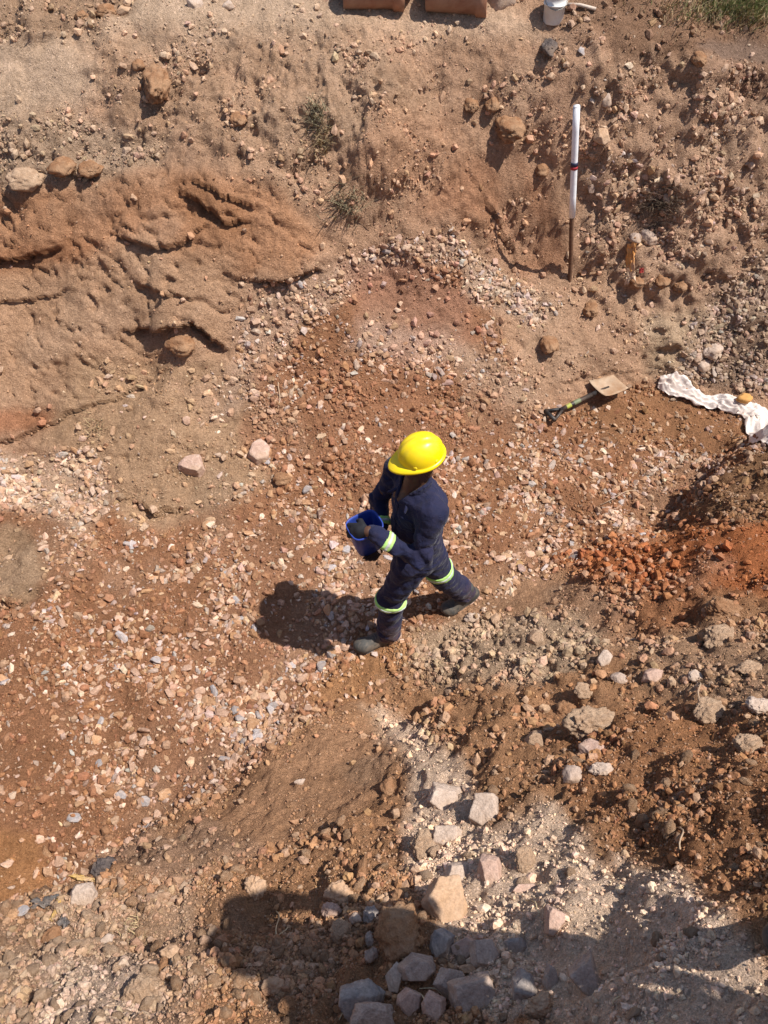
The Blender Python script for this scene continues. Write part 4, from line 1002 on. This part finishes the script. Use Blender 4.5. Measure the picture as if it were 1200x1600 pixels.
# --- blue bucket in the worker's hands
def make_bucket():
    c = Vector((-.088, 2.740, 1.045)); root = empty('bucket', c); tag(root, 'dark blue plastic bucket held against the worker\'s belly', 'bucket')
    bm = bmesh.new(); prof = [(.0, .0), (.070, .0), (.078, .006), (.088, .10), (.094, .185), (.100, .186), (.100, .200), (.094, .201), (.090, .185), (.083, .10), (.072, .010), (.0, .010)]
    seg = 40; rg = []
    for r, z in prof:
        rg.append([bm.verts.new((r * .94 * math.copysign(abs(math.cos(t)) ** .55, math.cos(t)), r * .80 * math.copysign(abs(math.sin(t)) ** .55, math.sin(t)), z * 1.06)) for t in [2 * math.pi * k / seg for k in range(seg)]])
    for i in range(len(rg) - 1):
        for k in range(seg):
            try: bm.faces.new((rg[i][k], rg[i][(k+1) % seg], rg[i+1][(k+1) % seg], rg[i+1][k]))
            except ValueError: pass
    bmesh.ops.remove_doubles(bm, verts=bm.verts, dist=1e-5)
    o = bmobj('bucket_body', bm, M['bucket'], root)
    root.rotation_euler = (0.05, -.12, .5)
make_bucket()

# --- white survey pole standing in the far bank
def make_pole():
    p, n, d = hit(890, 437); root = empty('survey_pole', p); tag(root, 'white painted marker pole with a red and black ring, stuck upright in the far bank', 'pole')
    # top seen at (901,165)
    best = None
    L = 1.42; a = PITCH + math.atan((165 - 800) / FPX)
    for lean in np.linspace(.05, .6, 241):
        y = p.y + lean; z = CAM_Z - y * math.tan(a); dd = project(0, y, z)[2]; x = (901 - 600) * dd / FPX; q = Vector((x, y, z)); e = abs((q - p).length - L)
        if best is None or e < best[0]: best = (e, q)
    top = best[1] - p
    def seg(t0, t1, r, name, mat, k=8, wob=0):
        bm = bmesh.new(); pts2 = []
        for t in np.linspace(t0, t1, k): pts2.append(top * t + Vector((wob * math.sin(t * 13), wob * math.sin(t * 9 + 1), 0)))
        tube(bm, pts2, r, 16); return bmobj(name, bm, mat, root)
    wood = plain('stained_wood', (.13, .065, .035), .85, .3, 18, bd=.006); wh = plain('white_paint', (.78, .78, .80), .5, .05, 20, dirt=(.45, .33, .25), dirtamt=.25)
    seg(-.06, .44, .0175, 'wooden_stake', wood, 10, .003); seg(.40, .995, .0245, 'white_sleeve', wh, 6); seg(.992, 1.0, .0235, 'end_cap', wh, 2)
    seg(.690, .712, .0275, 'black_ring', plain('black_tape', (.02, .02, .05), .5), 2); seg(.674, .690, .0272, 'red_ring', plain('red_tape', (.38, .03, .04), .5), 2)
make_pole()

# --- shovel lying at the foot of the far bank
def make_shovel():
    pa, _, _ = hit(858, 656); pb, _, _ = hit(925, 630); pc, _, _ = hit(943, 616); pd, _, _ = hit(918, 602); pe, _, _ = hit(970, 612)
    for q in (pa, pb, pc): q.z += .03
    ax = (pc - pa); ax.z = 0; ax.normalize(); X = Vector((ax.x, ax.y, .10)).normalized(); Yv = Vector((0, 0, 1)).cross(X).normalized(); Zv = X.cross(Yv)
    Mx = Matrix((X, Yv, Zv)).transposed().to_4x4(); root = empty('shovel', pa); root.matrix_world = Matrix.Translation(pa + Vector((0, 0, .02))) @ Mx
    tag(root, 'square-mouth shovel with black D-grip shaft and dirt-caked blade lying on the trench floor', 'shovel')
    L = (pb - pa).length + .02; blk = plain('black_grip', (.018, .018, .020), .5, .2, 30, dirt=(.25, .15, .09), dirtamt=.3)
    bm = bmesh.new(); tube(bm, [(.10, 0, 0), (L * .5, 0, .005), (L, 0, 0)], .019, 12); bmobj('shaft', bm, blk, root)
    bm = bmesh.new(); tube(bm, [(.13, 0, 0), (.06, .035, 0), (.0, .062, 0)], .013, 8); tube(bm, [(.13, 0, 0), (.06, -.035, 0), (.0, -.062, 0)], .013, 8); tube(bm, [(.0, .068, 0), (0, 0, 0), (0, -.068, 0)], .017, 10); bmobj('grip', bm, blk, root)
    yl = plain('yellow_sticker', (.42, .48, .06), .6, dirt=(.2, .14, .08), dirtamt=.7); bm = bmesh.new(); tube(bm, [(L * .34, 0, .0035), (L * .44, 0, .0044)], .0200, 12, False); bmobj('sticker', bm, yl, root)
    bm = bmesh.new(); tube(bm, [(L * .50, 0, .0048), (L * .64, 0, .0035)], .0200, 12, False); bmobj('sticker', bm, plain('pale_sticker', (.16, .18, .10), .6), root)
    bm = bmesh.new(); nx_2, ny_2 = 10, 9; vs = []; Lb, Wb = .25, .22
    for i in range(nx_2):
        row = []
        for k in range(ny_2):
            s_ = i / (nx_2 - 1); w_ = (k / (ny_2 - 1) - .5) * 2; row.append(bm.verts.new((L + .0 + s_ * Lb, w_ * Wb / 2 * (1 - .04 * s_), .022 + .022 * abs(w_) ** 3 * (1 - s_ * .6) + .05 * (1 - s_) ** 3 - .045 + .01 * s_)))
        vs.append(row)
    for i in range(nx_2 - 1):
        for k in range(ny_2 - 1): bm.faces.new((vs[i][k], vs[i+1][k], vs[i+1][k+1], vs[i][k+1]))
    o = bmobj('blade', bm, plain('dirt_caked_steel', (.40, .29, .20), .8, .18, 14, bd=.006, dirt=(.30, .16, .08), dirtamt=.8), root); o.modifiers.new('t', 'SOLIDIFY').thickness = .004
    bm = bmesh.new(); tube(bm, [(L - .05, 0, 0), (L + .03, 0, 0.0), (L + .13, 0, -.008)], .021, 10, True, .008); bmobj('socket', bm, blk, root)
make_shovel()

# --- white sacking along the right of the trench
def make_sack():
    line = [(1028, 600), (1050, 605), (1085, 622), (1120, 634), (1155, 640), (1185, 655), (1215, 672), (1250, 690)]; wd = [.03, .07, .06, .05, .075, .11, .13, .14]
    P0 = [hit(u, v)[0] for u, v in line]; n = 130; m = 34; V_ = []; base = P0[0]
    tt = np.linspace(0, len(line) - 1, n)
    for t in tt:
        i = min(int(t), len(line) - 2); f_ = t - i; p = P0[i].lerp(P0[i+1], f_); w = wd[i] * (1 - f_) + wd[i+1] * f_; d = (P0[i+1] - P0[i]); d.z = 0; d.normalize(); sd = Vector((-d.y, d.x, 0))
        for k in range(m):
            s_ = (k / (m - 1) - .5) * 2; q = p + sd * (s_ * w * (1 + .12 * noise3(t * 1.7, s_ * .5, 3.0).item())); 
            z = drop(q.x, q.y) + .010 + .030 * (1 - s_ * s_)
            z += .020 * float(ridged(t * 1.3 + s_ * .9, s_ * 1.2 - t * .9, 1.0, 4)) + .020 * float(noise3(t * 1.3, s_ * 1.6, 8.0))
            V_.append((q.x, q.y, z))
    F_ = [(a * m + k, (a + 1) * m + k, (a + 1) * m + k + 1, a * m + k + 1) for a in range(n - 1) for k in range(m - 1)]
    me = npmesh('sacking', V_, F_, True); o = link('sacking', me, plain('white_sacking', (.70, .62, .57), .85, .06, 12, bd=.008, dirt=(.48, .33, .24), dirtamt=.45)); sm = o.modifiers.new('s', 'SOLIDIFY'); sm.thickness = .002
    tag(o, 'crumpled dirty white sacking twisted along the right side of the trench', 'sack')
    p, n_, d = hit(1158, 634); vv, ff = rock_verts(3, 'round', 77); vv = vv * (.075, .05, .035)
    o = link('mud_lump', npmesh('mud_lump', vv, ff, True), plain('ochre_mud', (.50, .26, .08), .9, .15, 20, bd=.01)); o.location = Vector(p) + Vector((0, 0, .085)); tag(o, 'ochre lump of mud sitting on the white sacking', 'mud lump')
make_sack()

# --- white bucket on the rim with a length of pipe behind it
def make_pail():
    p, n, d = hit(864, 30); sc = 34 / FPX * d / 2; root = empty('white_pail', p - Vector((0, 0, .02))); tag(root, 'white plastic pail standing on the far rim, cut by the top of the photo', 'pail')
    wh = plain('white_plastic', (.70, .69, .66), .5, .05, 15, dirt=(.45, .33, .25), dirtamt=.5); bm = bmesh.new(); seg = 32; rg = []
    for r, z in [(0, 0), (.86, 0), (.90, .06), (.97, 1.5), (1.06, 1.52), (1.06, 1.62), (.99, 1.64), (1.0, 2.4), (1.07, 2.42), (1.07, 2.5), (.98, 2.5), (.93, 1.5), (.86, .1), (0, .1)]:
        rg.append([bm.verts.new((r * sc * math.cos(t), r * sc * math.sin(t), z * sc)) for t in [2 * math.pi * k / seg for k in range(seg)]])
    for i in range(len(rg) - 1):
        for k in range(seg): bm.faces.new((rg[i][k], rg[i][(k+1) % seg], rg[i+1][(k+1) % seg], rg[i+1][k]))
    bmesh.ops.remove_doubles(bm, verts=bm.verts, dist=1e-5); bmobj('pail_body', bm, wh, root)
    hb = bmesh.new(); tube(hb, [(1.1 * sc * math.cos(a), -1.0 * sc * abs(math.sin(a)) , 2.2 * sc - .9 * sc * math.sin(a)) for a in np.linspace(0, math.pi, 15)], .003, 6); bmobj('handle', hb, plain('wire_handle', (.35, .33, .3), .5, metal=.6), root)
    bm = bmesh.new(); tube(bm, [hit(882, 14)[0] + Vector((0, 0, .03)), hit(905, 15)[0] + Vector((0, 0, .03)), hit(930, 19)[0] + Vector((0, 0, .02))], .012, 10)
    o = bmobj('plastic_pipe', bm, plain('dusty_white_pipe', (.52, .42, .34), .6)); tag(o, 'short dusty white pipe lying right of the white pail', 'pipe')
    bm = bmesh.new(); q = hit(783, 5)[0]; vv, ff = rock_verts(3, 'angular', 5); vv = vv * (.13, .09, .10)
    o = link('rock', npmesh('rock', vv, ff, True), M['pale']); o.location = q + Vector((0, 0, .05)); tag(o, 'pale rock on the rim between the rusty pipes and the pail', 'rock')
make_pail()

# --- big clay coloured pipes stacked behind the rim
def make_pipes():
    clay = plain('muddy_clay_pipe', (.26, .115, .065), .8, .2, 6, bd=.01, dirt=(.42, .26, .17), dirtamt=.7)
    for (u0, v0, u1, v1, r, lab) in ((668, 19, 750, 17, .13, 'right one of three muddy brown pipes behind the rim, its open end facing left'),
                                (628, 15, 648, -24, .10, 'short middle pipe of the three muddy brown pipes, seen from its end'),
                                (536, 9, 608, 13, .12, 'long left pipe of the three muddy brown pipes behind the rim')):
        a = hit(u0, v0)[0]; b = hit(u1, v1)[0]; d = (b - a); d.z = 0; Lq = max(.45, d.length * 1.0); d.normalize(); zz = max(a.z, b.z) + r * .75; a = Vector((a.x, a.y + .03, zz)); b = a + d * Lq
        root = empty('pipe', a); tag(root, lab, 'pipe', 'muddy pipes behind the rim')
        bm = bmesh.new(); seg = 40; x = d.cross(Vector((0, 0, 1))).normalized(); y = Vector((0, 0, 1)); prof = [(r * 1.0, 0), (r * 1.0, .0), (r * 1.0, Lq * .80), (r * 1.16, Lq * .83), (r * 1.16, Lq), (r * .86, Lq), (r * .86, 0)]
        rg = [[bm.verts.new(d * z + (x * math.cos(t) + y * math.sin(t)) * rr) for t in [2 * math.pi * k / seg for k in range(seg)]] for rr, z in prof[1:]]
        for i in range(len(rg)):
            for k in range(seg): bm.faces.new((rg[i][k], rg[i][(k+1) % seg], rg[(i+1) % len(rg)][(k+1) % seg], rg[(i+1) % len(rg)][k]))
        bmobj('pipe_barrel', bm, clay, root)
make_pipes()

# --- grass tufts, straws, root, torn plastic, roots
def tuft(name, u, v, spread_px, count, h, mat, label, cat='grass tuft', droop=.6, seed=1, aniso=(1, 1), kind=None):
    r = np.random.default_rng(seed); V_, F_ = [], []
    for i in range(count):
        uu = u + r.normal() * spread_px * aniso[0]; vv = v + r.normal() * spread_px * aniso[1]; p, n, d = hit(uu, vv); a = r.uniform(0, 6.28); dr = Vector((math.cos(a), math.sin(a) - .35, 0)); up = (Vector((0, 0, 1)) * .6 + n * .6).normalized()
        L = h * r.uniform(.4, 1.15); w = r.uniform(.0012, .0028) * (1 + .15 * d); sd = Vector((-dr.y, dr.x, 0)).normalized() * w; b = len(V_); dp = droop * r.uniform(.5, 1.4)
        for k in range(4):
            t = k / 3; q = p - n * .005 + up * L * (t - dp * .45 * t * t) + dr * L * dp * t ** 1.5; 
            V_ += [q + sd * (1 - t * .9), q - sd * (1 - t * .9)]
        for k in range(3): F_.append((b + 2 * k, b + 2 * k + 1, b + 2 * k + 3, b + 2 * k + 2))
    o = link(name, npmesh(name, [tuple(q) for q in V_], F_, False), mat); tag(o, label, cat)
    if kind: o['kind'] = kind
    return o
dry = plain('dry_grass', (.42, .31, .17), .8, .3, 30); dryg = plain('grey_green_grass', (.27, .23, .14), .8, .35, 25); grn = plain('green_grass', (.16, .19, .06), .8, .4, 12)
tuft('grass_tuft', 497, 185, 9, 170, .13, dryg, 'upper dried grass tuft hanging on the far bank', seed=2, aniso=(.9, 1.8)); tuft('grass_tuft', 503, 225, 9, 110, .13, dry, 'straw coloured grass just under the upper dried tuft', seed=3, aniso=(.8, 1.6))
tuft('grass_tuft', 541, 325, 14, 150, .15, dryg, 'lower dried grass tuft leaning left at the foot of the slope', seed=4)
tuft('grass_tuft', 1030, 322, 17, 420, .15, plain('brown_twigs', (.17, .12, .08), .9, .3, 30), 'small brown dry bush on the right slope', seed=5, cat='bush')
tuft('grass_tuft', 150, 668, 9, 46, .09, dry, 'thin dry grass wisps above the pale gravel heap at left', seed=6)
tuft('grass_tuft', 215, 1452, 12, 60, .05, dry, 'dry straw wisps among the lower left clods', seed=7)
tuft('grass_tuft', 1175, 12, 55, 1500, .10, grn, 'green grass growing on the far ground in the top right corner', seed=8, aniso=(1.0, .25), cat='grass', kind='stuff')
tuft('grass_tuft', 1165, 18, 60, 1500, .09, dry, 'yellowed grass along the edge of the green patch, top right', seed=9, aniso=(1.1, .25), cat='grass', kind='stuff')
def stick(u0, v0, u1, v1, r, mat, label, name='straw', bow=.01, cat='straw'):
    a = hit(u0, v0)[0] + Vector((0, 0, r + .012)); b = hit(u1, v1)[0] + Vector((0, 0, r + .012)); bm = bmesh.new()
    tube(bm, [a.lerp(b, t) + Vector((bow * math.sin(t * 5), bow * math.sin(t * 3), bow * math.sin(t * 3.1))) for t in np.linspace(0, 1, 8)], r, 6); o = bmobj(name, bm, mat); tag(o, label, cat)
straw = plain('straw', (.58, .45, .27), .7, .2, 30); rootm = plain('pale_root', (.42, .30, .20), .8)
stick(820, 1408, 847, 1430, .0025, straw, 'straw stalk lying at the shadow edge beside the pinkish grey rock')
stick(530, 1595, 541, 1552, .002, straw, 'thin straw left of the biggest blue-grey boulder'); stick(640, 1548, 678, 1586, .002, straw, 'straw lying across the rocks in the pile')
stick(655, 1546, 700, 1560, .0016, straw, 'fine straw over the stained grey rock'); stick(1057, 1295, 1066, 1330, .003, rootm, 'short pale root on the red-brown earth at right', 'root', .012, 'root')
stick(1080, 1068, 1098, 1095, .003, rootm, 'bent pale root on the right bank', 'root', .02, 'root'); stick(960, 1562, 962, 1572, .002, straw, 'tiny straw near the bottom right')
stick(940, 790, 1000, 770, .003, rootm, 'thin pale root on the gravel left of the shaded mound', 'root', .03, 'root'); stick(435, 640, 437, 600, .004, rootm, 'thin upright twig on the slope beside the gravel spill', 'twig', .01, 'twig')
stick(432, 1425, 436, 1462, .0025, straw, 'straw standing in the left part of the shadow'); stick(436, 1462, 458, 1452, .002, straw, 'straw lying flat in the left part of the shadow')
def rag(name, u, v, w, h, mat, label, cat, seed, lift=.02, fold=.03):
    p, n, d = hit(u, v); r = Vector((1, 0, 0)); t = n.cross(r).normalized(); r = t.cross(n).normalized(); wx_, hy = w * d / FPX / 2, h * d / FPX / 2 / .8; V_ = []; m = 22
    for i in range(m):
        for k in range(m):
            a = (i / (m-1) - .5) * 2; b = (k / (m-1) - .5) * 2; e = 1 + .45 * float(noise3(a * 1.8, b * 1.8, seed * 3.3)); q = p + r * a * wx_ * e + t * b * hy * e + n * (lift + fold * float(ridged(a * 1.6, b * 1.6, seed * 1.7, 3)) * .5); V_.append(tuple(q))
    F_ = [(a * m + k, (a+1) * m + k, (a+1) * m + k + 1, a * m + k + 1) for a in range(m-1) for k in range(m-1)]
    o = link(name, npmesh(name, V_, F_, True), mat); o.modifiers.new('t', 'SOLIDIFY').thickness = .0015; tag(o, label, cat); return o
org = plain('orange_plastic', (.62, .27, .07), .45, .3, 20, dirt=(.6, .42, .3), dirtamt=.8)
rag('plastic_scrap', 990, 398, 16, 34, org, 'torn orange plastic scrap caught under a round grey stone', 'plastic scrap', 3); rag('plastic_scrap', 988, 430, 18, 22, plain('pale_plastic', (.60, .42, .28), .5, .2, 20), 'pale peach plastic scrap below the torn orange one', 'plastic scrap', 5)
rag('plastic_scrap', 1001, 424, 6, 6, plain('red_plastic', (.5, .08, .07), .5), 'tiny red plastic scrap beside the pale peach one', 'plastic scrap', 7)
yt = plain('yellow_film', (.46, .29, .09), .7, .25, 25, dirt=(.42, .28, .18), dirtamt=.9)
rag('yellow_film', 128, 1378, 36, 7, yt, 'yellow plastic film along the broken edge of the lower left bank', 'plastic film', 9, .012, .02); rag('yellow_film', 92, 1425, 6, 28, yt, 'yellow film strip hanging between the black lump and the whitish rock', 'plastic film', 11, .015, .02)
rag('black_film', 70, 1416, 36, 16, plain('black_film', (.09, .08, .075), .6, .3, 25, dirt=(.3, .22, .17), dirtamt=.7), 'black plastic film edge sticking out of the lower left bank', 'plastic film', 13, .012, .03)
rag('black_film', 96, 1448, 16, 16, plain('black_film_b', (.05, .05, .055), .6, .3, 25, dirt=(.3, .22, .17), dirtamt=.6), 'small crumpled black plastic under the yellow film strip', 'plastic film', 15, .012, .03)

# --- unseen bystanders just right of the camera, added to cast the foreground shadow
def make_shadow_bystander(px_, py_, face, name_label, hz, arms, seed):
    z0 = drop(px_, py_); root = empty('person', (px_, py_, z0)); tag(root, name_label, 'person')
    f = np.array([math.cos(face), math.sin(face), 0.]); l = np.array([-f[1], f[0], 0.]); u = V3(0, 0, 1); k = hz / 1.75
    o = V3(px_, py_, z0)
    def W_(a, b, c): return o + (f * a + l * b + u * c) * k
    b = Field(o - V3(.75, .75, .02), o + V3(.75, .75, hz + .25), .011)
    b.cone(W_(0, 0, .95), W_(0, 0, 1.1), .10, .10, .05); b.cone(W_(0, 0, 1.1), W_(0, 0, 1.34), .10, .12, .05); b.cone(W_(0, .17, 1.42), W_(0, -.17, 1.42), .06, .06, .05); b.cone(W_(0, 0, 1.40), W_(.02, 0, 1.56), .055, .05, .03)
    head_field(b, W_(.04, 0, 1.62), f - V3(0, 0, .45))
    cl = Field(o - V3(.75, .75, -.3), o + V3(.75, .75, hz), .012); tr = Field(o - V3(.5, .5, .0), o + V3(.5, .5, 1.15), .012)
    cl.cone(W_(0, .03, .92), W_(0, 0, 1.15), .135, .135, .05); cl.cone(W_(0, -.03, .92), W_(0, 0, 1.15), .135, .13, .05); cl.cone(W_(0, .05, 1.15), W_(0, .07, 1.34), .13, .12, .05); cl.cone(W_(0, -.05, 1.15), W_(0, -.07, 1.34), .13, .12, .05); cl.cone(W_(0, .18, 1.41), W_(0, -.18, 1.41), .07, .07, .05)
    for s_, (el, wr, hd) in zip((1, -1), arms):
        sh = W_(0, .19 * s_, 1.40); e = W_(*el); w = W_(*wr); b.cone(sh, e, .048, .038, .03); b.cone(e, w, .036, .026, .02); hand(b, w, f * hd[0] + l * hd[1] + u * hd[2], f * hd[3] + l * hd[4] + u * hd[5], 45, s_)
        cl.cone(sh, e, .068, .055, .04); cl.cone(e, w - (w - e) * .1, .054, .044, .03)
    for s_ in (1, -1):
        hp = W_(0, .09 * s_, .92); kn = W_(.02, .11 * s_, .50); an = W_(0, .12 * s_, .09); b.cone(hp, kn, .08, .052, .04); b.cone(kn, an, .052, .036, .03); b.cone(an, an + f * .15 - u * .045, .034, .03, .02)
        tr.cone(hp, kn, .105, .078, .04); tr.cone(kn, an + u * .03, .076, .07, .03)
        bt = Field(an - .2, an + .22, .009); bt.cone(an + u * .03, an - u * .03 * k, .052, .045, .02); bt.cone(an - f * .05 - u * .045, an + f * .15 - u * .045, .038, .04, .02); bt.ell(an + f * .14 - u * .04, (.05, .045, .035), None, .02); link('boot', bt.mesh('boot'), M['boot'], root)
    tr.cone(W_(0, 0, .88), W_(0, 0, 1.0), .13, .125, .05)
    for q, a_ in ((cl, .011), (tr, .009)):
        X, Y, Z = q.grid(); q.F += (a_ * ridged(X * 5, Y * 5, Z * 8 + X * 4, 3) * .8).astype(np.float32)
    link('body', b.mesh('body'), M['skin'], root); link('shirt', cl.mesh('shirt'), M['shirt'], root); link('trousers', tr.mesh('trousers'), M['jeans'], root)
    hh = Field(W_(.03, 0, 1.66) - .16, W_(.03, 0, 1.66) + .16, .007); hh.ell(W_(.02, 0, 1.665), (.10 * k, .10 * k, .10 * k), None, .01); X, Y, Z = hh.grid(); hh.F = np.maximum(hh.F, -(Z - W_(0, 0, 1.64)[2] + ((X - o[0]) * f[0] + (Y - o[1]) * f[1]) * -.6)).astype(np.float32); link('hair', hh.mesh('hair'), M['hair'], root); settle(root)
ARMS = [((.02, .27, 1.13), (.10, .22, .90), (.1, -.1, -1, .2, -.9, 0)), ((.02, -.27, 1.13), (.10, -.22, .90), (.1, .1, -1, .2, .9, 0))]
make_shadow_bystander(1.0, .33, math.radians(8), 'unseen bystander in a grey shirt and jeans right of the camera, added to cast the foreground shadow', 1.84, ARMS, 1)
make_shadow_bystander(1.30, .06, math.radians(-10), 'second unseen bystander in a grey shirt and jeans behind the first, added to widen the foreground shadow', 1.80, ARMS, 2)
